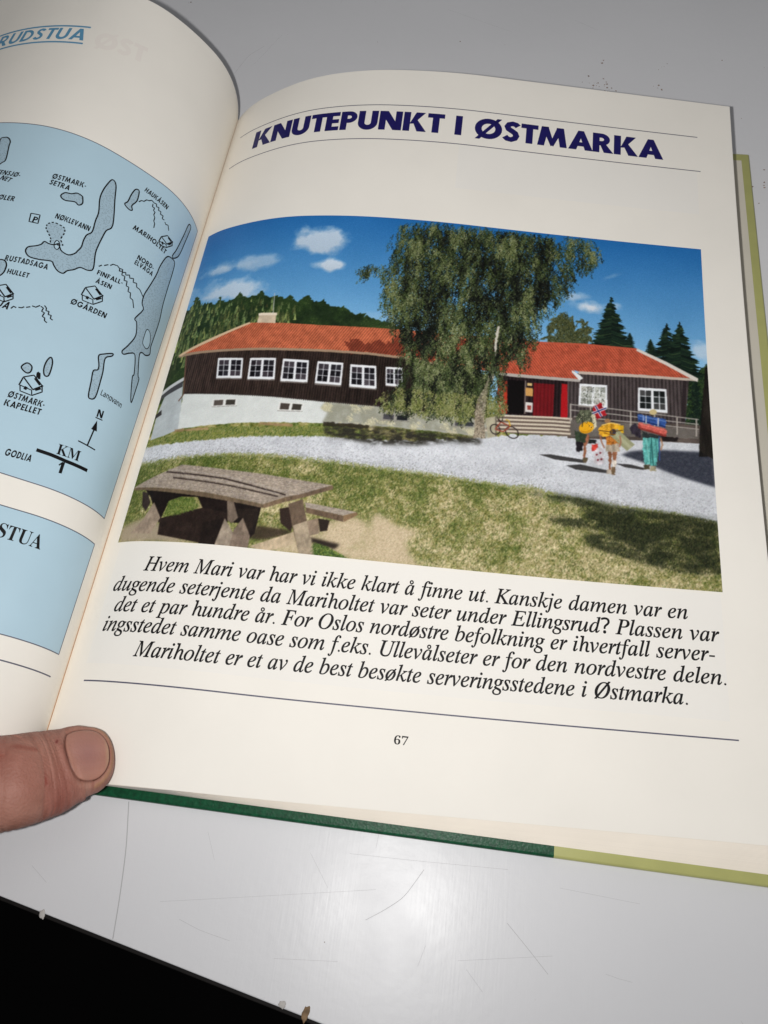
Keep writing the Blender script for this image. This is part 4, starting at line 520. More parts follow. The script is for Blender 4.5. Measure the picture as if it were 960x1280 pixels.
def make_font(w):
    bowl = [rect(0, w, 0, 1), rect(w - .02, .34, 1 - w * .86, 1), rect(w - .02, .34, .37, .37 + w * .86)] + ring(.33, .685, .33, .315, w * .86, -90, 90)
    k = w * 1.25
    def O(cx, r): return ring(cx, .5, r, .53, w, 0, 360, 30)
    F = {
     'I': (w, [rect(0, w, 0, 1)]),
     'K': (.88, [rect(0, w, 0, 1), [(w - .02, .38), (w + .14, .40), (.84, 1), (.84 - k * 1.1, 1)], [(w + .06, .60), (w + .24, .66), (.92, 0), (.92 - k * 1.1, 0)]]),
     'N': (.90, [rect(0, w, 0, 1), rect(.90 - w, .90, 0, 1), [(0, 1), (k, 1), (.90, 0), (.90 - k, 0)]]),
     'U': (.78, [rect(0, w, .36, 1), rect(.78 - w, .78, .36, 1)] + ring(.39, .37, .39, .39, w, 180, 360)),
     'T': (.66, [rect(0, .66, 1 - w * .86, 1), rect(.33 - w / 2, .33 + w / 2, 0, 1)]),
     'E': (.55, [rect(0, w, 0, 1), rect(0, .55, 0, w * .82), rect(0, .53, .5 - w * .4, .5 + w * .42), rect(0, .55, 1 - w * .82, 1)]),
     'F': (.54, [rect(0, w, 0, 1), rect(0, .50, .5 - w * .4, .5 + w * .42), rect(0, .54, 1 - w * .82, 1)]),
     'L': (.52, [rect(0, w, 0, 1), rect(0, .52, 0, w * .86)]),
     'H': (.80, [rect(0, w, 0, 1), rect(.80 - w, .80, 0, 1), rect(0, .80, .5 - w * .42, .5 + w * .42)]),
     'V': (.86, [[(0, 1), (k * .95, 1), (.53, 0), (.33, 0)], [(.86 - k * .95, 1), (.86, 1), (.53, 0), (.33, 0)]]),
     'J': (.50, [rect(.50 - w, .50, .28, 1)] + ring(.22, .28, .28, .30, w, 180, 360)),
     'P': (.66, bowl),
     'R': (.76, bowl + [[(w, .46), (w + .22, .48), (.80, 0), (.80 - k * 1.1, 0)]]),
     'D': (.78, [rect(0, w, 0, 1), rect(w - .02, .29, 1 - w * .86, 1), rect(w - .02, .29, 0, w * .86)] + ring(.28, .5, .5, .5, w * .92, -90, 90)),
     'O': (1.02, O(.51, .51)),
     'G': (1.0, ring(.52, .5, .52, .53, w, 32, 345, 28) + [rect(.58, 1.02, .5 - w * .75, .5 + w * .1)]),
     'Ø': (1.06, O(.53, .53) + [[(.03, -.07), (.03 + k * .55, -.07), (1.03, 1.07), (1.03 - k * .55, 1.07)]]),
     'S': (.62, thick([(.55, .80), (.47, .885), (.34, .92), (.20, .87), (.14, .75), (.19, .63), (.32, .54), (.45, .44), (.50, .30), (.45, .17), (.31, .09), (.16, .12), (.06, .23)], w * .95)),
     'M': (1.14, [[(0, 0), (w, 0), (.16 + w, 1), (.14, 1)], [(1.0 - w - .02, 1), (1.0, 1), (1.14, 0), (1.14 - w, 0)], [(.14, 1), (.14 + w, 1), (.66, .10), (.52, .0)], [(1.0, 1), (1.0 - w, 1), (.48, .10), (.62, 0)]]),
     'A': (.94, [[(0, 0), (k * .92, 0), (.58, 1), (.36, 1)], [(.94 - k * .92, 0), (.94, 0), (.58, 1), (.36, 1)], rect(.2, .74, .19, .19 + w * .8)]),
     '1': (.46, [rect(.18, .18 + w, 0, 1), [(0, .70), (.2, 1), (.2, .78), (.08, .62)]]),
    }
    return F
FONTS = {'title': make_font(.265), 'head': make_font(.20), 'map': make_font(.235)}

def offset(c, d, hole):
    c = np.array(c, float); a = np.sum(np.roll(c[:, 0], 1) * c[:, 1] - c[:, 0] * np.roll(c[:, 1], 1))
    t = np.roll(c, -1, 0) - np.roll(c, 1, 0); t /= np.linalg.norm(t, axis=1, keepdims=True) + 1e-9
    n = np.stack([t[:, 1], -t[:, 0]], 1) * (1 if a > 0 else -1) * (-1 if hole else 1)
    return [tuple(q) for q in c + n * d]

BOLDEN = {'italic': .0085, 'plain': .012, 'bold': 0.0}
def glyph(ch, font):
    """-> (advance, [ [outline, hole...] ... ]) in em units of the font"""
    if font in FONTS:
        if ch == '-': return .42, [[rect(.02, .32, .32, .50)]]
        a, ps = FONTS[font][{'Å': 'A'}.get(ch, ch)]; ps = list(ps)
        if ch == 'Å': ps += ring(.47, 1.17, .15, .15, .08, 0, 360, 12)
        return a + {'title': .055, 'head': .13, 'map': .15}[font] - (.07 if ch in 'AT' else 0), [[p] for p in ps]
    G = GLYPHS[font]
    base = {'ø': 'o', 'å': 'a', 'Ø': 'O', 'Å': 'A'}.get(ch, ch)
    if font == 'italic' and ch == '.': return .13, [[arc(.05, .024, .034, .034, 0, 360, 12)[:-1]]]
    if ch == '-': return .22, [[rect(.02, .19, .135, .185) if font == 'italic' else rect(.03, .21, .16, .25)]]
    g = G[base]; conts = [[(c[i] / 500.0, c[i + 1] / 500.0) for i in range(0, len(c), 2)] for c in g[1:]]
    adv = g[0] / 500.0
    if font == 'italic' and ch == 'h':
        conts = [[(x * .87, y * .86 if y < .37 else .318 + (y - .37) * 1.15) for x, y in c] for c in conts]; adv *= .89
    conts = [c if len(c) < 3 or abs(c[0][0] - c[-1][0]) + abs(c[0][1] - c[-1][1]) > 1e-4 else c[:-1] for c in conts]
    # group outlines with the holes inside them
    def area(c): return sum(c[i - 1][0] * c[i][1] - c[i][0] * c[i - 1][1] for i in range(len(c))) / 2
    def inside(p, c):
        r = False
        for i in range(len(c)):
            (x0, y0), (x1, y1) = c[i - 1], c[i]
            if (y0 > p[1]) != (y1 > p[1]) and p[0] < (x1 - x0) * (p[1] - y0) / (y1 - y0) + x0: r = not r
        return r
    conts.sort(key=lambda c: -abs(area(c))); groups = []
    for c in conts:
        for gr in groups:
            if inside(c[0], gr[0]): gr.append(c); break
        else: groups.append([c])
    xs = [x for c in conts for x, y in c]; x0, x1 = min(xs), max(xs)
    ys = [y for c in conts for x, y in c]; yt = max(ys)
    if ch in 'øØ':
        t = .022 if ch == 'ø' else .03
        groups.append([[(x0 - .02, -.03), (x0 - .02 + 2 * t, -.03), (x1 + .02, yt + .03), (x1 + .02 - 2 * t, yt + .03)]])
    if ch in 'åÅ':
        cx = (x0 + x1) / 2 + (.05 if ch == 'å' else .04); cy = yt + .085
        groups.append([arc(cx, cy, .062, .062, 0, 360, 14)[:-1], arc(cx, cy, .036, .036, 0, 360, 14)[:-1]])
    bw = BOLDEN.get(font, 0)
    if bw: groups = [[offset(c, bw, k > 0) for k, c in enumerate(gr)] for gr in groups]
    return adv, groups

SPACE = {'italic': .20, 'title': .44, 'head': .3, 'map': .3, 'bold': .25, 'slant': .25, 'plain': .25}
def text_pieces(s, font, p0, p1, height, slant=0.0, cut=None, mirror=False):
    """Lay `s` from baseline point p0 to p1 (page mm); height = mm per em unit of the font."""
    
    pen = 0.0; placed = []
    for ch in s:
        if ch == ' ': pen += SPACE[font]; continue
        a, gs = glyph(ch, font); placed.append((pen, gs)); pen += a
    xs = [pen_ + x for pen_, gs in placed for g in gs for c in g for x, y in c]
    lo, hi = min(xs), max(xs)
    p0 = np.array(p0, float); p1 = np.array(p1, float); d = p1 - p0; w = np.linalg.norm(d); d /= w
    up = np.array([-d[1], d[0]])
    if up[1] < 0: up = -up
    kx = w / (hi - lo); out = []
    for pen_, gs in placed:
        for g in gs:
            pp = [[tuple(p0 + d * ((pen_ + x - lo) * kx + y * height * slant) + up * y * height) for x, y in c] for c in g]
            V, F = fill(pp, cut)
            out.append((V, F))
    return out, kx
# ------------------------------------------------------------------ materials
PAPER = (245, 240, 231)
m_paper = mat('page_paper', PAPER, 0.55, 0.35, mott=0.018, mscale=45, bump=0.10, bscale=900)
m_under = mat('leaf_paper', (236, 226, 212), 0.6, 0.3, mott=0.03, mscale=60)
m_show = mat('show_through_tint', (243, 239, 232), 0.55, 0.35, mott=0.012, mscale=45)
m_ghost = mat('show_through_letters', (241, 234, 226), 0.55, 0.35)
m_ink = mat('black_ink', (15, 14, 16), 0.55, 0.22, mott=0.2, mscale=500)
m_rule = mat('grey_blue_ink', (84, 84, 104), 0.5, 0.4)
m_navy = mat('navy_ink', (24, 18, 92), 0.45, 0.4, mott=0.12, mscale=300)
m_cyan = mat('blue_heading_ink', (92, 150, 186), 0.5, 0.4, mott=0.05, mscale=300)
m_panel = mat('map_blue_ink', (184, 212, 227), 0.5, 0.4, mott=0.015, mscale=90)
m_lake = mat('lake_grey_ink', (158, 182, 196), 0.5, 0.4)
m_tan = mat('gutter_glue', (196, 148, 96), 0.6, 0.3, mott=0.15, mscale=150)
m_cloth = mat('green_cloth', (12, 74, 46), 0.45, 0.3, mott=0.35, mscale=900, bump=0.5, bscale=1500, rvar=0.08)
m_cover = mat('yellow_green_cover', (182, 182, 116), 0.4, 0.45, mott=0.05, mscale=120)
m_end = mat('endpaper', (206, 200, 186), 0.6, 0.3, mott=0.03, mscale=80)
m_photo = mat('photo_print', None, 0.5, 0.18, attr='print_color')

def stipple(m, scale, amount):
    """Fine halftone dots over a flat ink (page coordinates kept in the UV layer)."""
    nt = m.node_tree; N = nt.nodes; L = nt.links; b = N['Principled BSDF']
    src = b.inputs['Base Color'].links[0].from_socket
    tc = N.new('ShaderNodeTexCoord'); vo = N.new('ShaderNodeTexVoronoi'); vo.inputs['Scale'].default_value = scale; vo.inputs['Randomness'].default_value = 0.9
    L.new(tc.outputs['Object'], vo.inputs['Vector'])
    mr = N.new('ShaderNodeMapRange'); mr.inputs[1].default_value = 0.15; mr.inputs[2].default_value = 0.5; mr.inputs[3].default_value = 1 - amount; mr.inputs[4].default_value = 1 + amount * .6
    L.new(vo.outputs['Distance'], mr.inputs[0])
    mx = N.new('ShaderNodeMix'); mx.data_type = 'RGBA'; mx.blend_type = 'MULTIPLY'; mx.inputs[0].default_value = 1
    L.new(src, mx.inputs[6]); L.new(mr.outputs[0], mx.inputs[7]); L.new(mx.outputs[2], b.inputs['Base Color'])
stipple(m_lake, 1900, 0.22)

# ------------------------------------------------------------------ floor and table
m_floor = mat('dark_floor', (9, 8, 8), 0.9, 0.1, mott=0.3, mscale=8)
fz = TABLE_Z - 730
fo = mesh_np('floor', [(-3000, -3000, fz), (3000, -3000, fz), (3000, 3000, fz), (-3000, 3000, fz)], [[0, 1, 2, 3]], m_floor, smooth=False)
fo['kind'] = 'structure'

m_table = mat('white_laminate', (219, 219, 222), 0.34, 0.40, mott=0.022, mscale=14, bump=0.16, bscale=380, rvar=0.05)
def streaks(m, strength):
    nt = m.node_tree; N = nt.nodes; L = nt.links; b = N['Principled BSDF']
    tc = N.new('ShaderNodeTexCoord'); old = b.inputs['Normal'].links[0].from_socket
    for ang, k in ((0.6, 1.0), (-0.9, .7), (0.05, .8)):
        mp = N.new('ShaderNodeMapping'); mp.inputs['Rotation'].default_value = (0, 0, ang); mp.inputs['Scale'].default_value = (1700, 70, 1)
        L.new(tc.outputs['Object'], mp.inputs['Vector'])
        n = N.new('ShaderNodeTexNoise'); n.inputs['Scale'].default_value = 1.0; n.inputs['Detail'].default_value = 2; L.new(mp.outputs[0], n.inputs['Vector'])
        bp = N.new('ShaderNodeBump'); bp.inputs['Strength'].default_value = strength * k; bp.inputs['Distance'].default_value = 0.0002
        L.new(n.outputs['Fac'], bp.inputs['Height']); L.new(old, bp.inputs['Normal']); old = bp.outputs[0]
    L.new(old, b.inputs['Normal'])
streaks(m_table, 0.055)
m_rim = mat('table_edge_dark', (20, 17, 16), 0.7, 0.2, mott=0.3, mscale=200)
m_scr = mat('scratch_grey', (180, 179, 181), 0.6, 0.2)
m_rust = mat('rust_speck', (140, 118, 106), 0.8, 0.2, mott=0.4, mscale=900)
m_leg = mat('table_leg_metal', (60, 60, 62), 0.4, 0.5)
table = empty('table', (300, 300, TABLE_Z))
table['label'] = 'scratched off-white laminate table top under the open book'; table['category'] = 'table'
E0 = np.array([-2.6, -31.6]); ed = np.array([89.3, -16.8]); ed /= np.linalg.norm(ed); en = np.array([-ed[1], ed[0]])
def tab(a, b, z): q = E0 + ed * a + en * b; return (q[0], q[1], z)
def local(o, parent):
    """keep the world place of a child whose mesh is in world mm"""
    o.parent = parent; o.matrix_parent_inverse = Matrix.Translation(-parent.location)
def slab(name, a0, a1, b0, b1, z0, z1, material, parent, bev=0.8):
    bm = bmesh.new()
    vs = [bm.verts.new(Vector(tab(a, b, z)) * MM) for z in (z0, z1) for a, b in ((a0, b0), (a1, b0), (a1, b1), (a0, b1))]
    for f in ((3, 2, 1, 0), (4, 5, 6, 7), (0, 1, 5, 4), (1, 2, 6, 5), (2, 3, 7, 6), (3, 0, 4, 7)): bm.faces.new([vs[i] for i in f])
    if bev: bmesh.ops.bevel(bm, geom=bm.edges[:], offset=bev * MM, segments=2, profile=0.5, affect='EDGES')
    me = bpy.data.meshes.new(name); bm.to_mesh(me); bm.free()
    o = link(name, me, material, None, smooth=False); local(o, parent); return o
top_ = slab('table_top', -420, 680, 0, 620, TABLE_Z - 26, TABLE_Z, m_table, table, 0.35)
slab('edge_band', -420, 680, -1.0, -0.002, TABLE_Z - 25.5, TABLE_Z - 0.9, m_rim, table, 0.2)
for a, b in ((-380, 40), (640, 40), (640, 580), (-380, 580)):
    slab('leg', a - 20, a + 20, b - 20, b + 20, fz + 0.5, TABLE_Z - 26.3, m_leg, table, 3)
rng = np.random.default_rng(5)
pieces_v, pieces_f = [], []
def flat_piece(V, F, z):
    n = sum(len(v) for v in pieces_v)
    pieces_v.append(np.c_[V, np.full(len(V), z)]); pieces_f.extend([[k + n for k in f] for f in F])
for w, p in TABLE_MARKS['scratch']:
    p = np.array(p)
    if len(p) > 2:
        t = np.linspace(0, 1, len(p)); tt = np.linspace(0, 1, 24); p = np.stack([np.interp(tt, t, p[:, 0]), np.interp(tt, t, p[:, 1])], 1)
        for _ in range(6): p[1:-1] = (p[:-2] + 2 * p[1:-1] + p[2:]) / 4
    V, F = ribbon(p, w * (.55 if w < .13 else .75 if w < .2 else 1.0), step=4); flat_piece(V, F, TABLE_Z + 0.03)
# many hair-fine short scratches
for k in range(26):
    c = np.array([rng.uniform(-20, 240), rng.uniform(-55, 380)]); a = rng.normal(0.5, 0.9); l = rng.uniform(3, 16)
    q = c + np.array([math.cos(a), math.sin(a)]) * l
    if (c - E0) @ en < 2 or (q - E0) @ en < 2: continue
    V, F = ribbon([c, (c + q) / 2 + rng.normal(0, .25, 2), q], rng.uniform(.04, .07), step=3); flat_piece(V, F, TABLE_Z + 0.02)
sc = mesh_np('scratch_marks', np.concatenate(pieces_v), [f if True else f for f in pieces_f], m_scr, None, False); local(sc, table)
pieces_v, pieces_f = [], []
def blot(c, r, n=9):
    a = np.linspace(0, 2 * math.pi, n, endpoint=False); rr = r * rng.uniform(.45, 1.25, n)
    V = np.stack([c[0] + rr * np.cos(a), c[1] + rr * np.sin(a)], 1); flat_piece(V, [list(range(n))], TABLE_Z + 0.035)
for c, r, n in TABLE_MARKS['specks']:
    for k in range(n): blot((c[0] + rng.normal(0, r), c[1] + rng.normal(0, r * .8)), rng.uniform(.15, .6))
for k in range(60):
    blot((rng.uniform(0, 230), rng.uniform(-40, 370)), rng.uniform(.06, .2), 6)
sp = mesh_np('rust_specks', np.concatenate(pieces_v), pieces_f, m_rust, None, False); local(sp, table)
join_into(top_, [sc, sp])
m_chipb = mat('chip_brown', (128, 104, 78), 0.7, 0.3, mott=0.4, mscale=500); m_chipw = mat('chip_pale', (190, 186, 182), 0.6, 0.3)
def chip(c, rx, ry, m_, ang):
    bm = bmesh.new(); bmesh.ops.create_icosphere(bm, subdivisions=3, radius=1)
    for v in bm.verts:
        k = 1 + 0.22 * math.sin(5 * v.co.x + 3 * v.co.y) * math.cos(4 * v.co.y + v.co.z * 3)
        x, y, z = v.co.x * rx * k * .65, v.co.y * ry * k * .7, v.co.z * .28
        v.co = Vector((c[0] + x * math.cos(ang) - y * math.sin(ang), c[1] + x * math.sin(ang) + y * math.cos(ang), TABLE_Z + z)) * MM
    me = bpy.data.meshes.new('edge_chip'); bm.to_mesh(me); bm.free()
    o = link('edge_chip', me, m_, None); local(o, table)
for c, rx, ry, which, ang in TABLE_MARKS['chips']: chip(c, rx, ry, m_chipb if which else m_chipw, ang)

# ------------------------------------------------------------------ the book: covers, block and leaves
book = empty('open_book', (0, 0, TABLE_Z))
book['label'] = 'open hardback book with a map page and a photo page, lying on the table'; book['category'] = 'book'
def bk(o): local(o, book); return o

BOARD_T = 2.5; ZB = TABLE_Z + BOARD_T
def board(name, x0, x1, y0, y1, split):
    bm = bmesh.new()
    vs = [bm.verts.new((x * MM, y * MM, z * MM)) for z in (TABLE_Z + 0.02, ZB) for x, y in ((x0, y0), (x1, y0), (x1, y1), (x0, y1))]
    for f in ((3, 2, 1, 0), (4, 5, 6, 7), (0, 1, 5, 4), (1, 2, 6, 5), (2, 3, 7, 6), (3, 0, 4, 7)): bm.faces.new([vs[i] for i in f])
    bmesh.ops.bevel(bm, geom=bm.edges[:], offset=0.75 * MM, segments=3, profile=0.5, affect='EDGES')
    bmesh.ops.bisect_plane(bm, geom=bm.verts[:] + bm.edges[:] + bm.faces[:], plane_co=(split * MM, 0, 0), plane_no=(1, 0, 0))
    me = bpy.data.meshes.new(name); bm.to_mesh(me); bm.free()
    o = link(name, me, [m_cloth, m_cover]); bk(o)
    for p in me.polygons: p.material_index = int(abs(p.center.x) > abs(split) * MM)
    return o
cb = board('cover_board', 5, 210.2, -3.65, 267.8, 141.9)
board('cover_board', -211, -5, -3.65, 267.8, -141.9)
# hollow spine strip of cloth between the boards
xs = np.linspace(-6, 6, 13); ys = np.linspace(-3.4, 258, 12)
X, Y = np.meshgrid(xs, ys, indexing='ij')
Z = TABLE_Z + 0.35 + 0.5 * (1 - (X / 6) ** 2)
sp_ = mesh_np('spine_cloth', np.c_[X.ravel(), Y.ravel(), Z.ravel()], grid_faces(13, 12), m_cloth); bk(sp_)
# pasted-down endpaper on the back board
X, Y = np.meshgrid(np.linspace(6, 206.8, 20), np.linspace(-0.2, 263.6, 20), indexing='ij')
ep = mesh_np('endpaper', np.c_[X.ravel(), Y.ravel(), np.full(X.size, ZB + 0.05)], grid_faces(20, 20), m_end)
ep.parent = cb

# block of leaves under each page
m_block = mat('leaf_edges', (244, 236, 224), 0.65, 0.25, mott=0.02, mscale=70)
def leaf_lines(m):
    nt = m.node_tree; N = nt.nodes; L = nt.links; b = N['Principled BSDF']; src = b.inputs['Base Color'].links[0].from_socket
    a = N.new('ShaderNodeAttribute'); a.attribute_name = 'leaf'
    n = N.new('ShaderNodeTexNoise'); n.noise_dimensions = '1D'; n.inputs['Scale'].default_value = 1.0; n.inputs['Detail'].default_value = 2
    L.new(a.outputs['Fac'], n.inputs['W'])
    mr = N.new('ShaderNodeMapRange'); mr.inputs[1].default_value = .3; mr.inputs[2].default_value = .7; mr.inputs[3].default_value = .975; mr.inputs[4].default_value = 1.015
    L.new(n.outputs['Fac'], mr.inputs[0])
    mx = N.new('ShaderNodeMix'); mx.data_type = 'RGBA'; mx.blend_type = 'MULTIPLY'; mx.inputs[0].default_value = 1
    L.new(src, mx.inputs[6]); L.new(mr.outputs[0], mx.inputs[7]); L.new(mx.outputs[2], b.inputs['Base Color'])
leaf_lines(m_block)
def page_pt(side, u, v): return right(u, v) if side == 'R' else left(u, v)
def bottom_pt(side, u, v):
    s = 1 if side == 'R' else -1
    return np.stack([s * (u * 1.017 + 1.0 - 3.2 * (u / 200) ** 3 * np.clip(v / 150, 0, 1)), v * 0.998 - 0.95, np.full_like(u, ZB - 0.12)], -1)
def block_top(side, u, v):
    P = page_pt(side, u, v); B = bottom_pt(side, u, v)
    cap = (1.5 if side == 'R' else 1.0) + 5.0 * np.clip(u / 60, 0, 1) * (1 if side == 'R' else .6)
    z = np.minimum(P[..., 2] - 0.22, cap); z = np.maximum(z, B[..., 2] + 0.25)
    t = np.clip((P[..., 2] - z) / np.maximum(P[..., 2] - B[..., 2], .5), 0, 1)[..., None]
    Q = P * (1 - t) + B * t; Q[..., 2] = z
    return Q
def block(side):
    us = np.linspace(0.4, 200, 60); vs = np.linspace(0, PAGE_H, 40); nt = 9
    U, V = np.meshgrid(us, vs, indexing='ij')
    A = block_top(side, U, V); B = bottom_pt(side, U, V)
    nu, nv = U.shape; verts = []; faces = []; leaf = []
    layers = [A]                                            # the leaves fan out in little steps towards the cover
    for t in np.linspace(0, 1, 26)[1:]:
        q = A * (1 - t) + B * t; p = layers[-1].copy(); p[..., 2] = q[..., 2]; layers += [p, q]
    nt = len(layers)
    idx = lambda k, i, j: (k * nu + i) * nv + j
    V3 = np.concatenate([l.reshape(-1, 3) for l in layers]); leaf = np.repeat(np.linspace(0, 42, nt), nu * nv)
    F = []
    for i in range(nu - 1):
        for j in range(nv - 1):
            F.append([idx(0, i, j), idx(0, i + 1, j), idx(0, i + 1, j + 1), idx(0, i, j + 1)])
            F.append([idx(nt - 1, i, j), idx(nt - 1, i, j + 1), idx(nt - 1, i + 1, j + 1), idx(nt - 1, i + 1, j)])
    for k in range(nt - 1):
        for i in range(nu - 1):
            F.append([idx(k, i, 0), idx(k + 1, i, 0), idx(k + 1, i + 1, 0), idx(k, i + 1, 0)])
            F.append([idx(k, i, nv - 1), idx(k, i + 1, nv - 1), idx(k + 1, i + 1, nv - 1), idx(k + 1, i, nv - 1)])
        for j in range(nv - 1):
            F.append([idx(k, nu - 1, j), idx(k + 1, nu - 1, j), idx(k + 1, nu - 1, j + 1), idx(k, nu - 1, j + 1)])
            F.append([idx(k, 0, j), idx(k, 0, j + 1), idx(k + 1, 0, j + 1), idx(k + 1, 0, j)])
    if side == 'L': F = [f[::-1] for f in F]
    me_o = mesh_np('page_block', V3, F, m_block, None, False)
    at = me_o.data.attributes.new('leaf', 'FLOAT', 'POINT'); at.data.foreach_set('value', leaf.astype(np.float32))
    bk(me_o)
block('R'); block('L')

def closed_sheet(name, P0, nu, nv, th, material, side):
    """thin closed sheet whose top surface is P0"""
    P1 = P0 - np.array([0, 0, th]); n = nu * nv; V3 = np.concatenate([P0, P1, P0, P1])      # the cut edges keep points of their own, so they stay crisp
    top = grid_faces(nu, nv); bot = top[:, ::-1] + n
    def rim(i): i = np.array(i) + 2 * n; return np.stack([i[:-1], i[:-1] + n, i[1:] + n, i[1:]], 1)
    I = np.arange(n).reshape(nu, nv)
    F = np.concatenate([top, bot, rim(I[:, 0]), rim(I[::-1, -1]), rim(I[-1, :]), rim(I[0, ::-1])])
    if side == 'L': F = F[:, ::-1]
    return mesh_np(name, V3, F, material)
us = np.concatenate([np.linspace(0, 40, 61), np.linspace(42, 200, 80)]); vs = np.linspace(0, PAGE_H, 60)
U, V = np.meshgrid(us, vs, indexing='ij'); Uf, Vf = U.ravel(), V.ravel()
for side in 'RL':
    A = page_pt(side, Uf, Vf); B = block_top(side, Uf, Vf)
    for k, t in enumerate((0.22, 0.5, 0.78)):
        P = A * (1 - t) + B * t; P[:, 2] -= 0.08 * (k + 1)
        P[:, 0] -= (2.2 + 0.7 * k) * (Uf / 200) ** 3 * (1 if side == 'R' else -1) * np.clip(Vf / 150, 0, 1)
        lf = closed_sheet('leaf', P, len(us), len(vs), 0.06, m_under, side); bk(lf)
# the two open pages
def vtop(u): return 1 + np.maximum(0, u - 80) * 0.0007
page_r = closed_sheet('page', right(Uf, Vf), len(us), len(vs), 0.05, m_paper, 'R'); bk(page_r)
page_l = closed_sheet('page', left(Uf, Vf * vtop(Uf)), len(us), len(vs), 0.05, m_paper, 'L'); bk(page_l)
page_r['label'] = 'right-hand page with heading, colour photo and caption'
page_l['label'] = 'left-hand page with a blue map, arching up from the gutter'
# seam of glue at the gutter
gv = np.linspace(0.0, PAGE_H - 1, 60)
seam = decal('gutter_seam', 'R', [ribbon([(0.30, 0.3), (0.30, PAGE_H - 0.5)], 0.42, step=3)], 0.04, m_tan, page_r)

# ------------------------------------------------------------------ printing on the right page
def usr(a, b, step): return np.linspace(a, b, max(2, int(abs(b - a) / step) + 1))
g = PAGE_TEXT['ghost1']; sheet('show_through_panel', 'R', usr(101.5, 187.0, 2), usr(209.5, 229.0, 4), 0.02, m_show, page_r)
sheet('show_through_panel', 'R', usr(8.5, 186.5, 2), usr(31.5, 68.0, 4), 0.02, m_show, page_r)
rules = [[(18.98 * 0 + M['upl'] + 2.2, M['vr1']), (187.6, M['vr1'])], [(M['upl'] + 0.6, M['vr2']), (188.2, M['vr2'])], [(M['ubl'], M['vbr']), (M['ubr'], M['vbr'])]]
for p, w in zip(rules, (0.34, 0.34, 0.40)):
    decal('rule_line', 'R', [ribbon(p, w, step=1.0)], 0.07, m_rule, page_r)
t, kx = text_pieces(PAGE_TEXT['title'][0], 'title', PAGE_TEXT['title'][2], PAGE_TEXT['title'][3], 9.2, slant=0.0, cut=1.5)
print('title kx', kx)
decal('title_lettering', 'R', t, 0.08, m_navy, page_r)
cap = []
kxs = []
for s, font, a, b in PAGE_TEXT['caption']:
    kk = None
    t, kk = text_pieces(s, font, a, b, 9.5); kxs.append(kk); cap += t
print('caption kx', kxs)
decal('caption_lettering', 'R', cap, 0.08, m_ink, page_r)
t, kx = text_pieces('67', 'bold', PAGE_TEXT['num'][0], PAGE_TEXT['num'][1], 5.0)
decal('page_number', 'R', t, 0.08, m_ink, page_r)

# ------------------------------------------------------------------ printing on the left page
def panel(name, u0, u1, v0, v1):
    p = sheet(name, 'L', usr(u0, u1, 1.5), usr(v0, v1, 6), 0.04, m_panel, page_l)
    decal('panel_border', 'L', [ribbon([(u0, v0), (u0, v1)], .28, step=3), ribbon([(u0, v1), (u1, v1)], .28, step=1), ribbon([(u0, v0), (u1, v0)], .28, step=1)], 0.075, m_rule, page_l)
    return p
mp_ = panel('map_panel', M['um'], 150, M['mb'], M['mt']); panel('text_panel', M['ulp'], 150, M['lpb'], M['lpt'])
lakes, lines = [], []
for p in MAPART['lake']:
    q = smooth_closed(p, 4); lakes.append(fill([[tuple(x) for x in q]], 1.0)); lines.append(ribbon(q, .44, True, .6))
b = smooth_closed(MAPART['bulb'], 4); lakes.append(fill([[tuple(x) for x in b]], 1.0))
bb = resample(b, .35, True)
for k in range(0, len(bb) - 4, 5): lines.append(ribbon(bb[k:k + 4], .42, step=.4))
decal('lake_tint', 'L', lakes, 0.06, m_lake, page_l)
isl = decal('island_tint', 'L', [fill([[tuple(x) for x in smooth_closed(p, 4)]], 1.0) for p in MAPART['isle']], 0.075, m_panel, page_l)
join_into(mp_, [isl])
for p in MAPART['isle']: lines.append(ribbon(smooth_closed(p, 4), .3, True, .4))
for w, p in MAPART['line']: lines.append(ribbon(p, w * 1.2, step=.5))
lines.append(fill([[tuple(x) for x in MAPART['tri']]]))
w, p = MAPART['bar']; lines.append(ribbon(p, w, step=.8))
decal('map_drawing', 'L', lines, 0.09, m_ink, page_l)
txt = []
CAP = {'slant': .714, 'bold': .66, 'plain': .714}
for s, font, a, b, cap_h, _ in MAPART['text']:
    f = font
    if s == 'STUA': continue
    a = np.array(a); b = np.array(b); mid = (a[1] + b[1]) / 2
    # the page is seen from above on the left leaf: u runs from the gutter to the left, so text runs towards smaller u
    t, kx = text_pieces(s, f, a, b, {'bold': cap_h / .47, 'plain': cap_h / .5, 'map': cap_h}[f], slant=0.10 if f == 'map' else 0.0)
    txt += t
decal('map_lettering', 'L', txt, 0.10, m_ink, page_l)
s, font, a, b, cap_h, _ = [x for x in MAPART['text'] if x[0] == 'STUA'][0]
t, kx = text_pieces(s, 'bold', a, b, 9.0, cut=1.5); decal('panel_lettering', 'L', t, 0.10, m_ink, page_l)
h = MAPART['head']
t, kx = text_pieces('RUDSTUA', 'head', (108.8, 235.7), (73.6, 235.7), 5.9, slant=0.06, cut=1.2)
t2 = [ribbon([(73.2, vv), (150, vv)], .75, step=1) for vv in (242.7, 234.2)]
decal('heading_lettering', 'L', t + t2, 0.09, m_cyan, page_l)
t, kx = text_pieces('ØST', 'title', (69.5, 233.5), (52.0, 235.5), 7.6, cut=1.2); decal('show_through_lettering', 'L', t, 0.04, m_ghost, page_l)
decal('rule_line', 'L', [ribbon([(M['ulr'], M['lr']), (150, M['lr'])], .36, step=1)], 0.07, m_rule, page_l)

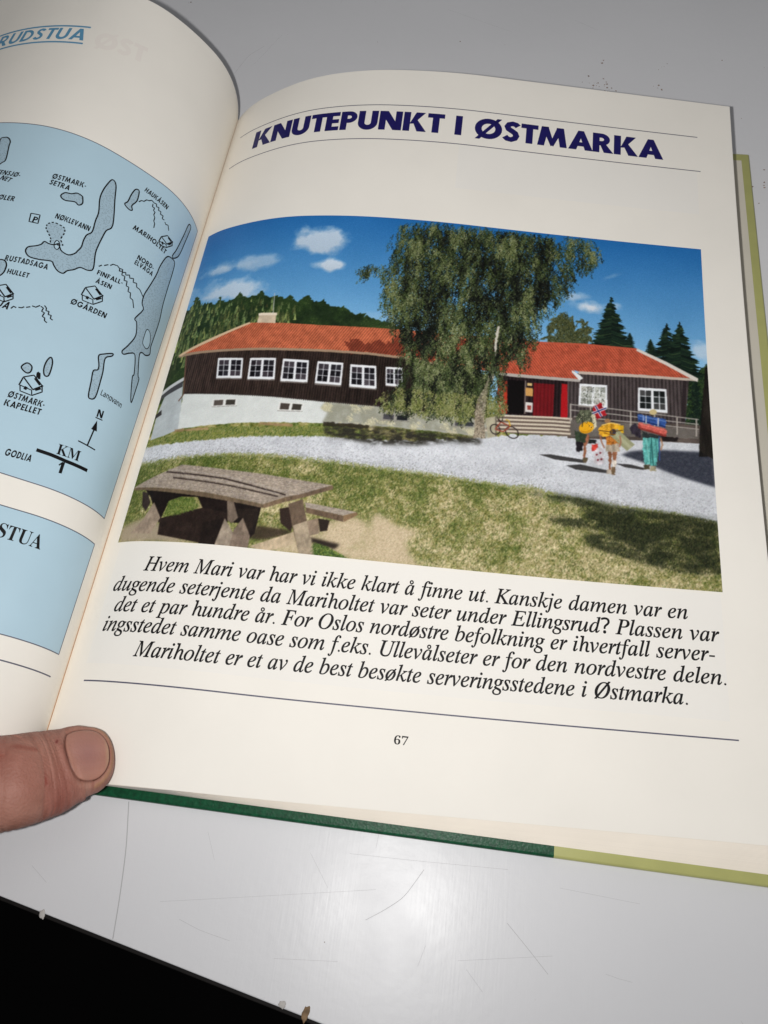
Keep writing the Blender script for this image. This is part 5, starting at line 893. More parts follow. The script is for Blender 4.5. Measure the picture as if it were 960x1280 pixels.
# ------------------------------------------------------------------ the printed colour photograph (a flat print: painted in code at its own resolution)
PW, PH = M['upr'] - M['upl'], M['vpt'] - M['vpb']
RES = 5.6
CW, CH = int(PW * RES), int(PH * RES)
rng = np.random.default_rng(11)
img = np.zeros((CH, CW, 3))
YY, XX = np.mgrid[0:CH, 0:CW]

def fbm(scale, seed, octv=4, shape=None, stretch=1.0):
    h, w = shape or (CH, CW); r = np.random.default_rng(seed); out = np.zeros((h, w)); amp = 1.0; tot = 0
    for o in range(octv):
        s = max(1.5, scale / 2 ** o); gy, gx = int(h / s / stretch) + 3, int(w / s) + 3
        g = r.random((gy, gx)); y = np.arange(h) / s / stretch; x = np.arange(w) / s
        y0 = y.astype(int); x0 = x.astype(int); fy = (y - y0)[:, None]; fx = (x - x0)[None]
        fy = fy * fy * (3 - 2 * fy); fx = fx * fx * (3 - 2 * fx)
        a = g[np.ix_(y0, x0)]; b = g[np.ix_(y0, x0 + 1)]; c = g[np.ix_(y0 + 1, x0)]; d = g[np.ix_(y0 + 1, x0 + 1)]
        out += amp * ((a * (1 - fx) + b * fx) * (1 - fy) + (c * (1 - fx) + d * fx) * fy); tot += amp; amp *= 0.55
    return out / tot
def pix(n): return np.array(PRINT[n]) * RES
def mask(p, ss=2):
    """coverage of a polygon (canvas pixels) -> (slice, alpha)"""
    p = np.asarray(p, float)
    x0, y0 = np.floor(p.min(0)).astype(int) - 1; x1, y1 = np.ceil(p.max(0)).astype(int) + 2
    x0, y0 = max(x0, 0), max(y0, 0); x1, y1 = min(x1, CW), min(y1, CH)
    if x1 <= x0 or y1 <= y0: return None
    a = np.zeros((y1 - y0, x1 - x0)); xs = np.arange(x0, x1)
    n = len(p)
    for sy in range(ss):
        for sx in range(ss):
            X = xs + (sx + .5) / ss - .5
            for r_, y in enumerate(np.arange(y0, y1) + (sy + .5) / ss - .5):
                ya, yb = p[:, 1], np.roll(p[:, 1], -1); hit = (ya > y) != (yb > y)
                if not hit.any(): continue
                xa, xb = p[:, 0], np.roll(p[:, 0], -1)
                xi = np.sort(xa[hit] + (y - ya[hit]) * (xb[hit] - xa[hit]) / (yb[hit] - ya[hit]))
                a[r_] += (np.searchsorted(xi, X) % 2)
    return (slice(y0, y1), slice(x0, x1)), a / (ss * ss)
def jag(p, amp, step, seed, smooth=False):
    r = np.random.default_rng(seed); q = resample(p, step, True)
    return q + r.normal(0, amp, q.shape)
def put(p, color, alpha=1.0, tex=None, ss=2):
    """fill polygon p (name or canvas px) with a colour; tex = (CH x CW) multiplier, or array colour field"""
    if isinstance(p, str): p = pix(p)
    m_ = mask(p, ss)
    if m_ is None: return
    sl, a = m_; a = (a * alpha)[..., None]
    c = color[sl] if isinstance(color, np.ndarray) and color.ndim == 3 else np.array(color, float)[None, None]
    if tex is not None: c = c * tex[sl][..., None]
    img[sl] = img[sl] * (1 - a) + c * a
def put_soft(p, color, alpha, blur, tex=None):
    if isinstance(p, str): p = pix(p)
    f = np.zeros((CH, CW)); m_ = mask(p)
    if m_ is None: return
    f[m_[0]] = m_[1]
    k = np.exp(-0.5 * (np.arange(-3 * blur, 3 * blur + 1) / blur) ** 2); k /= k.sum()
    f = np.apply_along_axis(lambda v: np.convolve(v, k, 'same'), 0, f); f = np.apply_along_axis(lambda v: np.convolve(v, k, 'same'), 1, f)
    if tex is not None: f = np.clip(f * tex, 0, 1)
    a = (f * alpha)[..., None]; img[:] = img * (1 - a) + np.array(color, float) * a
def stroke(p, w, color, alpha=1.0):
    """w in mm"""
    if isinstance(p, str): p = pix(p)
    p = np.asarray(p, float)
    V, F = ribbon(p, w * RES, step=4)
    n = len(V) // 2; put(np.concatenate([V[:n], V[n:][::-1]]), color, alpha, ss=3)
def fieldmask(p):
    if isinstance(p, str): p = pix(p)
    f = np.zeros((CH, CW)); m_ = mask(p, 1)
    if m_: f[m_[0]] = m_[1]
    return f
def dabs(prob, n, cols, length, dx=0.0, seed=0, alpha=1.0, jit=10):
    """n short strokes of `length` px dropped where prob is high"""
    r = np.random.default_rng(seed); pr = prob.ravel(); cs = np.cumsum(pr)
    if cs[-1] <= 0: return
    i = np.searchsorted(cs, r.random(n) * cs[-1]); i = np.minimum(i, pr.size - 1); y, x = np.divmod(i, CW)
    cols = np.array(cols, float); c = cols[r.integers(0, len(cols), n)] + r.normal(0, jit, (n, 1))
    ln_ = r.integers(max(1, length // 2), length + 1, n); drift = r.normal(dx, .5, n)
    for k in range(length):
        ok = k < ln_; yy = y[ok] - k; xx = (x[ok] + drift[ok] * k).astype(int)
        g_ = (yy >= 0) & (yy < CH) & (xx >= 0) & (xx < CW); a = alpha
        img[yy[g_], xx[g_]] = img[yy[g_], xx[g_]] * (1 - a) + c[ok][g_] * a

# sky
t = np.clip(YY / CH, 0, 1); u_ = XX / CW
top = np.array([40, 108, 172.]); low = np.array([132, 182, 218.]); s = np.clip((t - .62) / .38, 0, 1)[..., None] ** .8
img[:] = low * (1 - s) + top * s
img += ((fbm(120, 1) - .5) * 14)[..., None]
n1 = fbm(34, 2, 5); n2 = fbm(60, 3, 5, stretch=.45)
for k, (a, gain) in dict(ca=(.8, 1.0), cb=(.85, 1.0), cc=(.5, 1.0), cd=(.75, 1.0), ce=(.55, 1.0), cf=(.95, 1.0), cg=(.6, 1.0), ch=(.2, 1.0), ci=(.14, .8), cj=(.45, .9)).items():
    c, ex, ey = pix(k); rx = np.hypot(*(ex - c)) * 1.1; ry = np.hypot(*(ey - c)) * 1.0; ax = (ex - c) / rx; ay = np.array([-ax[1], ax[0]])
    dx = (XX - c[0]) * ax[0] + (YY - c[1]) * ax[1]; dy = (XX - c[0]) * ay[0] + (YY - c[1]) * ay[1]
    d = np.sqrt((dx / rx) ** 2 + (dy / ry) ** 2)
    m_ = np.clip((1.08 - d + (n1 - .5) * 1.5 + (n2 - .5) * .7) * 1.5, 0, 1) ** 1.2 * a
    cc_ = np.array([208, 214, 222.]) + np.clip(dy / ry, -1, 1)[..., None] * 10
    img[:] = img * (1 - m_[..., None]) + cc_ * m_[..., None]

# wooded hill
f = jag(pix('forest'), 2.0, 4, 3); n = fbm(26, 4, 5); nf = fbm(7, 5, 3)
green = np.stack([26 + 30 * n + 26 * nf, 42 + 38 * n + 28 * nf, 30 + 14 * n + 14 * nf], -1) * .84
put(f, green)
fm = fieldmask(f)
r = np.random.default_rng(8)
def conifer(cx, cy, h, w, seed, dark, lite):
    r2 = np.random.default_rng(seed); L_, R_ = [], []
    k = 0.0
    while k < 1:
        ww = w * (k ** .8) * (0.75 + .5 * r2.random()); L_.append((cx - ww, cy - h * k)); L_.append((cx - ww * .45, cy - h * (k + .012)))
        ww = w * (k ** .8) * (0.75 + .5 * r2.random()); R_.append((cx + ww, cy - h * (k + .01))); R_.append((cx + ww * .45, cy - h * (k + .02)))
        k += .055 + .03 * r2.random()
    p = [(cx, cy + 2)] + R_ + [(cx, cy - h)] + L_[::-1]
    put(p, dark)
    fm_ = np.zeros((CH, CW)); m_ = mask(p, 1)
    if m_:
        fm_[m_[0]] = m_[1]; dabs(fm_ * np.clip(nf * 2 - .5, .05, 1), int(h * w * .10), [lite, [c * .7 for c in lite]], 3, seed=seed, alpha=.7, jit=6)
        dabs(fm_, int(h * w * .08), [[c * .55 for c in dark]], 3, seed=seed + 1, alpha=.7, jit=4)
edge = pix('forest')
ys_ = np.interp(np.arange(CW), edge[1:19, 0], edge[1:19, 1])
hill = []
for k in range(620):
    x = r.uniform(0, edge[18, 0]); d_ = r.random() ** .9
    hill.append((np.interp(x, edge[1:19, 0], edge[1:19, 1]) + r.uniform(-6, 5) - d_ * 130, x, d_))
hill.sort(reverse=True)                                            # the far ones first
for k, (y, x, d_) in enumerate(hill):
    if y < 0: continue
    tone = r.choice([.66, .82, 1.0, 1.14, 1.28]) * r.uniform(.9, 1.1); hh_ = r.uniform(9, 22) + d_ * 8; wd = r.uniform(2.0, 4.2) + d_ * 1.2
    base = np.array([80, 94, 60.]) if r.random() < .65 else np.array([104, 112, 68.])
    q = [(x - wd, y - hh_)] + [(x - wd * (1 - s_) * (1 if j % 2 else .55), y - hh_ * (1 - s_)) for j, s_ in enumerate((.2, .35, .5, .65, .8))] + [(x, y)] + [(x + wd * (1 - s_) * (.5 if j % 2 else 1), y - hh_ * (1 - s_)) for j, s_ in enumerate((.8, .65, .5, .35, .2))] + [(x + wd, y - hh_)]
    put(np.array(q) + r.normal(0, .5, (len(q), 2)), base * tone, ss=1)
    put([(x + .3, y - 2), (x + wd * .8, y - hh_), (x + .4, y - hh_)], base * tone * 1.28, .6, ss=1)
dabs(fm * np.clip(n * 3 - 1.2, 0, 1), 4500, [(104, 118, 66), (120, 128, 78), (88, 104, 60)], 2, seed=9, alpha=.5)
dabs(fm * np.clip(1.4 - n * 3, 0, 1), 3500, [(34, 46, 34), (40, 54, 38)], 3, seed=10, alpha=.55)
# trees beyond the right wing
put(jag(pix('rightwood'), 2, 4, 5), (30, 46, 32))
dabs(fieldmask('rightwood'), 3000, [(58, 80, 46), (26, 38, 28), (74, 92, 56)], 4, seed=31, alpha=.7)
for k in ('sp1b', 'sp4', 'sp5'):
    a, b, c = pix(k); conifer(a[0], a[1], a[1] - min(b[1], c[1]), abs(b[0] - c[0]) / 2, 40 + len(k) * 7 + ord(k[2]), [30, 46, 38], [66, 84, 56])
def spruce(cx, cy, h, w, seed):
    r2 = np.random.default_rng(seed); fr = np.sort(r2.random(230) ** .75)
    stroke([(cx, cy), (cx + .5, cy - h)], .35, (34, 36, 32))
    for f_ in fr[::-1]:
        sd = 1 if r2.random() < .5 else -1; l_ = w * (f_ ** .85) * r2.uniform(.45, 1.12) + 1.2; y0 = cy - h * f_
        c_ = np.array([[22, 34, 30], [30, 46, 38], [40, 58, 44], [58, 76, 52]][r2.choice(4, p=[.3, .34, .24, .12])], float)
        put([(cx, y0 + 1.6), (cx + sd * l_ * .55, y0 - l_ * .10 + 1.2), (cx + sd * l_, y0 - l_ * .22 + r2.normal(0, 1)), (cx + sd * l_ * .6, y0 - l_ * .26 - 1.4), (cx, y0 - 2.2)], c_, ss=1)
for k in ('sp1', 'sp2', 'sp3'):
    a, b, c = pix(k); spruce(a[0], a[1], a[1] - min(b[1], c[1]), abs(b[0] - c[0]) / 2, 60 + ord(k[2]))
dm = fieldmask(jag(pix('decid'), 5, 5, 6)) * np.clip(fbm(16, 21, 4) * 4 - 1.2, 0, 1)
dabs(dm, 6500, [(62, 68, 42), (84, 88, 54), (104, 104, 66), (46, 52, 36)], 4, seed=22, alpha=.8)

# ground first: grass strip, gravel, lawn
lawn_y = np.interp(np.arange(CW), *np.array(sorted(map(tuple, pix('path_bot')))).T)
gn = fbm(40, 30, 5); gf = fbm(9, 32, 3); gvf = fbm(3, 33, 2)
A_, B_, C_ = np.array([92, 106, 52.]), np.array([150, 144, 88.]), np.array([192, 178, 138.])
dry = np.clip((gn - .5) * 1.7 + .47 + (XX / CW - .45) * .25 + (.22 - YY / CH) * 1.6, 0, 1)
mix = np.clip(dry + (gf - .5) * 1.3, 0, 1)[..., None]
lawn = np.where(mix < .5, A_ * (1 - 2 * mix) + B_ * 2 * mix, B_ * (2 - 2 * mix) + C_ * (2 * mix - 1))
lawn = lawn + ((gvf - .5) * 84)[..., None]
low_m = (YY < CH * .40)
img[low_m] = lawn[low_m]
# gravel yard and track
gr = np.clip(fbm(2.2, 35, 2), 0, 1); gg = fbm(30, 36, 4)
trk = np.sin((YY - .08 * XX) / RES * 2 * math.pi / 9.0) * (fbm(70, 136, 3, stretch=.3) - .3) * 16
grav = np.array([194, 196, 201.]) + ((gg - .5) * 34)[..., None] + ((gr - .5) * 30)[..., None] + trk[..., None]
gp = np.concatenate([pix('path_top'), pix('path_bot')])
gpj = jag(gp, 1.6, 5, 37); put(gpj, grav)
gm = fieldmask(gpj); edgey = np.clip(1 - np.abs(YY - lawn_y[None]) / 14.0, 0, 1)
dabs(edgey * (YY > lawn_y[None] - 6), 5200, [(150, 152, 156), (120, 122, 120), (206, 208, 212), (128, 126, 104)], 2, seed=38, alpha=.75)
dabs(gm * np.clip(1 - np.abs(YY - lawn_y[None]) / 60., 0.05, 1), 5200, [(150, 150, 156), (216, 218, 222), (132, 132, 136)], 2, seed=39, alpha=.7)
dabs(edgey * (YY < lawn_y[None] + 5), 4500, [(110, 124, 62), (136, 140, 80), (160, 156, 110)], 4, seed=381, alpha=.7)
lm_ = (YY < lawn_y[None] - 2) * 1.0
dabs(lm_ * np.clip(1.15 - dry, 0, 1), 42000, [(82, 98, 46), (104, 118, 58), (60, 74, 36), (124, 132, 72), (70, 80, 44)], 4, seed=40, alpha=.75)
dabs(lm_ * dry, 26000, [(176, 164, 122), (150, 140, 92), (198, 186, 152), (112, 108, 64), (88, 88, 52)], 3, seed=41, alpha=.6)
put_soft('sand', (196, 178, 148), 1.0, 5, tex=np.clip(.25 + gn * 1.5, 0, 1))
put_soft('sand2', (166, 150, 132), .9, 4)
sm = fieldmask('sand'); dabs(sm, 6000, [(178, 160, 130), (212, 196, 168), (160, 144, 114)], 2, seed=42, alpha=.6)
strip = np.stack([104 + 60 * gn + 36 * gf, 122 + 40 * gn + 30 * gf, 62 + 36 * gn], -1) * .84
put(jag(pix('grass_strip'), 1.2, 4, 43), strip)
dabs(fieldmask('grass_strip'), 4200, [(84, 108, 52), (136, 142, 82), (160, 152, 104), (66, 86, 44)], 4, seed=44, alpha=.7)

# ---- house: left wing
bn = fbm(14, 50, 4); fine = fbm(2, 51, 2)
wall = np.array([205, 208, 205.]) * (1 + (bn - .5) * .08)[..., None]
put('annex_wall', (176, 182, 184), tex=1 + (bn - .5) * .14); put('annex_roof', (74, 74, 78)); put('annex_edge', (190, 192, 194)); put('annex_win', (58, 56, 56))
put(jag(pix('base_wall'), .5, 6, 52), wall)
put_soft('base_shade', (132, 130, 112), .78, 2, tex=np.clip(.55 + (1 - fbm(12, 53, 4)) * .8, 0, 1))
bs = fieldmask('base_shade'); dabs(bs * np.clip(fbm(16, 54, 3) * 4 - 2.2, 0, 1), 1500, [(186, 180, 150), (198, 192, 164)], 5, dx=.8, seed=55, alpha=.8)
plank = 1 + .16 * np.sign(np.sin(XX / RES * 2 * math.pi / 0.85)) * (.5 + fbm(6, 56, 2)) - .08 + (fbm(5, 57, 3, stretch=4) - .5) * .5
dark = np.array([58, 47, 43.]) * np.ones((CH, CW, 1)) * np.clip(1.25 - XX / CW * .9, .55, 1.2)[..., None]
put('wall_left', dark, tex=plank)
wl = pix('wall_left'); lowp = wl[8:15] if len(wl) > 14 else wl
for k in range(150):                      # wavy lower ends of the boards
    xx = np.interp(k / 150, [0, 1], [pix('base_wall')[0][0], pix('base_wall')[7][0]]); bw = pix('base_wall')[:8]
    yy = np.interp(xx, bw[:, 0], bw[:, 1]); put([(xx - 1.6, yy + 2), (xx + 1.6, yy + 2), (xx + .8, yy - 2.0), (xx - .8, yy - 2.0)], (56, 47, 44))
stroke(pix('corner_board')[[0, 2, 4]], .5, (112, 84, 70))
tile_c = np.array([180, 98, 70.])
# courses of tiles follow the slope of the roof
tl = .5 + .5 * np.sin((XX - .55 * YY) / RES * 2 * math.pi / .92)
tr_ = np.sin(YY / RES * 2 * math.pi / .62)
tiles = 1 + (tl - .5) * .34 + tr_ * .05 + (fbm(8, 60, 4) - .5) * .34
put('roof_left', tile_c, tex=tiles)
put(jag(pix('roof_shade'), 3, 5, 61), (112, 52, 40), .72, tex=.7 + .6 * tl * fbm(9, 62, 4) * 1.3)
put('eave_left', (158, 134, 112)); put('hip_left', (206, 178, 146))
put('chimney', (198, 180, 156), tex=1 + (bn - .5) * .25); put('chimney_cap', (222, 208, 188)); stroke('mast', .22, (196, 196, 198))
def window(q, cols, rows, white=(222, 224, 228), glass=(34, 32, 38), casements=2, sheen=0):
    q = np.asarray(q, float)                                          # tl tr br bl
    P_ = lambda s, t_: (q[0] * (1 - s) + q[1] * s) * (1 - t_) + (q[3] * (1 - s) + q[2] * s) * t_
    put([P_(-.02, -.04), P_(1.02, -.04), P_(1.03, 1.05), P_(-.03, 1.05)], white)
    put([P_(-.03, 1.05), P_(1.03, 1.05), P_(1.03, 1.11), P_(-.03, 1.11)], (120, 112, 108))
    for c in range(casements):
        a0 = c / casements + .035; a1 = (c + 1) / casements - .035
        for i in range(cols):
            for j in range(rows):
                s0 = a0 + (a1 - a0) * (i + .055) / cols; s1 = a0 + (a1 - a0) * (i + .945) / cols; t0 = .06 + .88 * (j + .045) / rows; t1 = .06 + .88 * (j + .955) / rows
                g_ = np.array(glass) + rng.normal(0, 9) + (np.array([30, 26, 26]) if (j + c) % 3 == 0 else 0) + sheen * rng.random()
                put([P_(s0, t0), P_(s1, t0), P_(s1, t1), P_(s0, t1)], g_)
for k in range(6): window(pix('wl%d' % k), 2, 3)
for k in range(4):
    q = pix('bw%d' % k); dimm = (150, 148, 138) if k > 1 else (214, 214, 210); window(q, 1, 1, white=dimm, glass=(66, 62, 56) if k < 2 else (44, 46, 50))
for k in ('logs1', 'logs2', 'logs3'): put(jag(pix(k), .8, 4, 63), (150, 124, 92) if k != 'logs3' else (48, 42, 34), .85, tex=.8 + .5 * bn)
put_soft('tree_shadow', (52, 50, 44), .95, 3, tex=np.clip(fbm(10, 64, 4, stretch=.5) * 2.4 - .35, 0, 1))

# ---- house: right wing
plank2 = 1 + .22 * np.sin(XX / RES * 2 * math.pi / 1.15) + (fbm(5, 65, 3, stretch=4) - .5) * .35
put('entr', (44, 30, 32)); put('wall_right', (44, 34, 36), tex=plank2); put('wall_right2', (74, 66, 66), tex=plank2)
put('corner_right', (54, 46, 48))
tl2 = .5 + .5 * np.sin((XX + .75 * YY) / RES * 2 * math.pi / .95)
put('roof_right', (176, 84, 62), tex=1 + (tl2 - .5) * .36 + tr_ * .06 + (fbm(7, 66, 4) - .5) * .32)
put('ridge_r', (184, 88, 66)); put('eave_r1', (172, 164, 158)); put('eave_r2', (188, 172, 160)); put('roof_right_edge', (206, 198, 190)); put('barge', (214, 214, 214))
put('jamb', (178, 62, 42), tex=1 + (bn - .5) * .4); put('door', (22, 16, 18)); put('doorframe', (112, 100, 96))
put('redwall', (112, 28, 34), tex=1 + (plank2 - 1) * .4); put('redpole', (172, 30, 36))
for k, c in (('n1', (206, 176, 120)), ('n2', (198, 150, 88)), ('n3', (208, 202, 198)), ('n3b', (150, 70, 62))): put(k, c)
q = pix('wr0'); window(q, 2, 3, glass=(120, 122, 116), sheen=70)
q0 = q.mean(0); dabs(fieldmask(q + (q0 - q) * .18), 260, [(188, 190, 182), (96, 100, 84), (212, 214, 210), (70, 74, 66)], 4, seed=67, alpha=.8)
window(pix('wr1'), 2, 3, glass=(40, 44, 44))
put('ground_right', (92, 82, 77), tex=.7 + .6 * gg)
put('steps', (112, 98, 88))
for k in range(5): stroke('st%d' % k, .62, (204, 192, 174))
put('ramp', (128, 122, 116), tex=.8 + .5 * gg); put(jag(pix('ramp'), 1.5, 6, 68), (74, 68, 64), .45)
for k in ('rail1', 'rail2', 'rail3'): stroke(k, .34, (162, 156, 150))
for k in range(6): stroke('post%d' % k, .42, (168, 160, 152))

# ---- birch
cr = jag(pix('crown'), 4.0, 6, 70); cm = fieldmask(cr); core = fieldmask('crown_core')
k5 = np.ones(17) / 17
soft = np.apply_along_axis(lambda v: np.convolve(v, k5, 'same'), 0, cm); soft = np.apply_along_axis(lambda v: np.convolve(v, k5, 'same'), 1, soft)
hang = fbm(11, 71, 4, stretch=3.2); clump = .62 * fbm(15, 72, 4, stretch=2.6) + .38 * fbm(46, 172, 3, stretch=1.4); tiny = fbm(5, 73, 2, stretch=2)
dens = np.clip(soft * 1.5 - .35 + (hang - .5) * 1.7 + core * .7, 0, 1) * np.clip(soft * 6, 0, 1)
for k, w in (('trunk', (150, 140, 124)), ('trunk2', (196, 192, 180)), ('trunk3', (150, 146, 134))): put(jag(pix(k), .7, 4, 74), w, tex=.75 + .5 * fine)
for (a, b) in (((618, 452), (560, 380)),): pass
def strands(prob, n, cols, lo, hi, seed, fill=.7, blob=2, jit=9):
    """hanging twigs: n chains of small leaves falling from points where prob is high"""
    r = np.random.default_rng(seed); cs = np.cumsum(prob.ravel()); i = np.minimum(np.searchsorted(cs, r.random(n) * cs[-1]), prob.size - 1); y, x = np.divmod(i, CW)
    L_ = r.integers(lo, hi, n); sway = (x - CW * .56) / CW * r.uniform(.1, .9, n) + r.normal(0, .12, n); ph = r.uniform(0, 6.28, n)
    cols = np.array(cols, float); c = cols[r.integers(0, len(cols), n)] + r.normal(0, jit, (n, 1))
    for k in range(hi):
        ok = (k < L_) & (r.random(n) < fill)
        xx = (x[ok] + sway[ok] * k + 1.6 * np.sin(ph[ok] + k * .35) + r.normal(0, 1.3, ok.sum())).astype(int); yy = (y[ok] - k).astype(int)
        cc_ = c[ok] + r.normal(0, 10, (ok.sum(), 1))
        for dy in range(blob):
            for dx in range(max(1, blob - 1)):
                g_ = (yy - dy >= 0) & (yy - dy < CH) & (xx + dx >= 0) & (xx + dx < CW)
                img[yy[g_] - dy, xx[g_] + dx] = cc_[g_]
gap = np.clip((fbm(10, 271, 3, stretch=1.7) - .27) * 7, 0.0, 1)
body = np.clip(soft * 1.6 - .55 + core * .45, 0, 1) * np.clip(gap - (1 - core) * np.clip(1.2 - hang * 2, 0, .8), 0, 1)
up_ = np.zeros_like(body); up_[12:] = body[:-12]                    # twigs start a little higher than where they show
strands(body ** 1.1, 6500, [(34, 40, 30), (44, 50, 38), (54, 60, 44)], 8, 26, 75, .8)
strands(body * core * np.clip(1.6 - 2.4 * clump, .02, 1), 3600, [(22, 25, 22), (30, 34, 28), (38, 42, 34)], 8, 30, 76, .8)
strands(body * np.clip(clump * 3 - .95, 0, 1), 4600, [(66, 78, 48), (80, 92, 58), (58, 70, 42), (92, 102, 66)], 6, 24, 77, .62)
strands(body * np.clip(clump * 4 - 1.9, 0, 1) * np.clip(hang * 3 - 1, 0, 1), 2300, [(106, 114, 74), (124, 130, 90), (96, 106, 66), (140, 144, 108)], 4, 18, 78, .5, 2)
strands(np.clip(soft * 2 - .6, 0, 1) * core, 500, [(26, 28, 24), (34, 38, 28)], 10, 40, 79, .6, 1)
low = fieldmask(cr) * (YY < CH * .47); strands(low * np.clip(clump * 3 - 1.1, 0, 1), 1200, [(122, 126, 76), (104, 112, 62), (142, 140, 98)], 3, 14, 80, .55)
tp = pix('trunk'); put(jag(tp[[0, 1, -4, -3, -2, -1]], .6, 4, 81), (150, 138, 120), .9, tex=.7 + .6 * fine)
put(jag(pix('trunk2'), .6, 3, 82), (206, 200, 188), .9); put(jag(tp[[1, 2, 3, -5, -4]], .8, 4, 181), (158, 146, 128), .6, tex=.6 + .8 * fine)
dabs(fieldmask(tp) * (YY < tp[2][1]), 160, [(72, 64, 54), (198, 188, 170), (98, 88, 74)], 4, seed=182, alpha=.7)
put('pillar', (164, 158, 136), tex=.85 + .3 * bn); stroke(pix('pillar')[[1, 2]], .5, (112, 106, 92))
# bicycle
for k in ('bike_w1', 'bike_w2'):
    c, ex, ey = pix(k); a = np.linspace(0, 2 * math.pi, 25); pth = c + np.outer(np.cos(a), ex - c) + np.outer(np.sin(a), ey - c); stroke(pth, .34, (46, 38, 40))
stroke('bike_f', .42, (150, 76, 58)); stroke('bike_f2', .5, (60, 40, 40)); stroke('bike_f3', .4, (196, 160, 60))

# ---- shadows of the wood on yard and lawn as the camera of long ago printed them
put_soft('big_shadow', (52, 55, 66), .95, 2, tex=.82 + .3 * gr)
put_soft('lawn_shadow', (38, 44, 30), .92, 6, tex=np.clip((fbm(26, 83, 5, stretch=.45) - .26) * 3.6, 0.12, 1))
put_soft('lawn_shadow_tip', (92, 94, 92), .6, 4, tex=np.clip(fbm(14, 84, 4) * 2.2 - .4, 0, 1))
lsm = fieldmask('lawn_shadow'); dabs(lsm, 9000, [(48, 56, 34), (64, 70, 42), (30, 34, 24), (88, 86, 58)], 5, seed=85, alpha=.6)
put('post_right', (34, 32, 30), tex=.7 + .6 * bn); put('post_right2', (44, 40, 36), tex=.7 + .6 * fbm(4, 86, 2, stretch=5))

# ---- picnic table
T_ = lambda k: 't_' + k
wood = 1 + (fbm(4, 90, 3, stretch=2) - .5) * .35 + (fbm(24, 91, 4) - .5) * .3
grain = 1 + (fbm(3, 92, 3, stretch=.25) - .5) * .55
put('t_tdark', (58, 46, 40)); put_soft('t_shadow', (64, 52, 44), .85, 2); put_soft('t_shadow2', (44, 36, 32), .95, 2)
put('t_under', (38, 30, 28), tex=wood); put('t_dark1', (50, 40, 36), tex=wood); put('t_dark2', (48, 39, 34), tex=wood); put('t_dark3', (42, 34, 31), tex=wood); put('t_greenhole', lawn * .92)
gh = fieldmask('t_greenhole'); dabs(gh, 1200, [(92, 112, 52), (128, 136, 74), (70, 88, 44)], 5, seed=93, alpha=.8)
put('t_leg1', (146, 130, 114), tex=wood); put('t_legstub1', (64, 54, 50), tex=wood); put('t_leg2a', (156, 142, 126), tex=wood); put('t_leg2b', (132, 116, 102), tex=wood); put('t_stub2', (116, 102, 90), tex=wood)
put('t_dark4', (52, 42, 36)); put('t_bar', (176, 158, 132), tex=wood); put('t_bar2', (142, 124, 106), tex=wood)
put('t_leg3', (104, 88, 74), tex=wood); put('t_leg3lit', (166, 150, 128), tex=wood)
put('t_bench', (158, 146, 134), tex=grain); put('t_bench_f', (106, 88, 72), tex=wood); put('t_bench_r', (132, 108, 82), tex=wood)
put('t_top', (158, 145, 131), tex=grain * wood ** .5); put('t_edge_front', (112, 96, 78), tex=wood); put('t_edge_right', (124, 104, 84), tex=wood); put('t_edge_right2', (112, 94, 78), tex=wood)
stroke('t_gap1', .55, (62, 52, 48)); stroke('t_gap2', .5, (66, 55, 50)); stroke(pix('t_gap1') + np.array([2, 5]), .3, (178, 168, 160), .6); stroke(pix('t_gap2') + np.array([2, 5]), .3, (176, 166, 158), .6)
tm = fieldmask('t_top'); dabs(tm, 1500, [(112, 102, 102), (172, 162, 162), (96, 86, 84)], 2, dx=2.2, seed=94, alpha=.55)
dabs(fieldmask('t_grasst'), 900, [(84, 112, 52), (128, 140, 70), (54, 74, 38)], 6, seed=95, alpha=.85)

# ---- three walkers with rucksacks
for k in ('s1', 's2', 's3'): put('p_' + k, (62, 60, 60), .95)
mot = 1 + (fbm(5, 98, 3, stretch=1.6) - .5) * .55
def put2(k, c, tex=None): put(jag(pix('p_' + k), .7, 3, len(k) * 31 + ord(k[-1])), c, tex=mot if tex is None else tex * mot)
def oval(k, c):
    q = pix('p_' + k); a = np.linspace(0, 2 * math.pi, 21)[:-1]; put(q[0] + np.outer(np.cos(a), q[1] - q[0]) + np.outer(np.sin(a), q[2] - q[0]), c)
put2('h1legb', (70, 58, 52)); put2('h1leg', (140, 94, 70)); put2('h1boot', (96, 84, 66)); put2('h1dark2', (40, 42, 42)); put2('h1dark', (40, 36, 40)); put2('h1body', (62, 74, 58)); put2('h1pack', (92, 96, 78), .7 + .6 * fine); put2('h1strap', (196, 188, 160)); oval('h1roll', (226, 166, 34)); put2('h1box', (196, 66, 58)); put2('h1arm', (160, 104, 80))
put2('flag', (160, 36, 44)); stroke('p_fl1', .85, (226, 222, 222)); stroke('p_fl2', .85, (226, 222, 222)); stroke('p_fl1', .38, (40, 46, 104)); stroke('p_fl2', .38, (40, 46, 104))
oval('h2head', (150, 116, 84)); put2('h2body', (178, 112, 50), .8 + .4 * fine); put2('h2pack', (222, 164, 48), .85 + .3 * fine); put2('h2yel', (232, 182, 40)); put2('h2leg1', (138, 92, 66)); put2('h2leg2', (150, 100, 74)); put2('h2sock', (206, 196, 184)); put2('h2shorts', (172, 158, 140)); put2('h2shoe1', (176, 164, 150)); put2('h2shoe2', (112, 92, 70))
stroke('p_h2roll', 3.4, (150, 150, 118)); stroke('p_h2roll', 1.2, (168, 168, 136)); oval('h2end', (70, 62, 70)); put2('bag', (188, 182, 186))
bq = pix('p_bag'); c0 = bq.mean(0)
for dx, dy in ((-4, 3), (2, 7), (4, -5), (-2, -7)): put(c0 + np.array([(dx - 1.6, dy - 2), (dx + 1.4, dy - 1.6), (dx + 1.8, dy + 1.5), (dx - 1.2, dy + 2)]), (120, 40, 48))
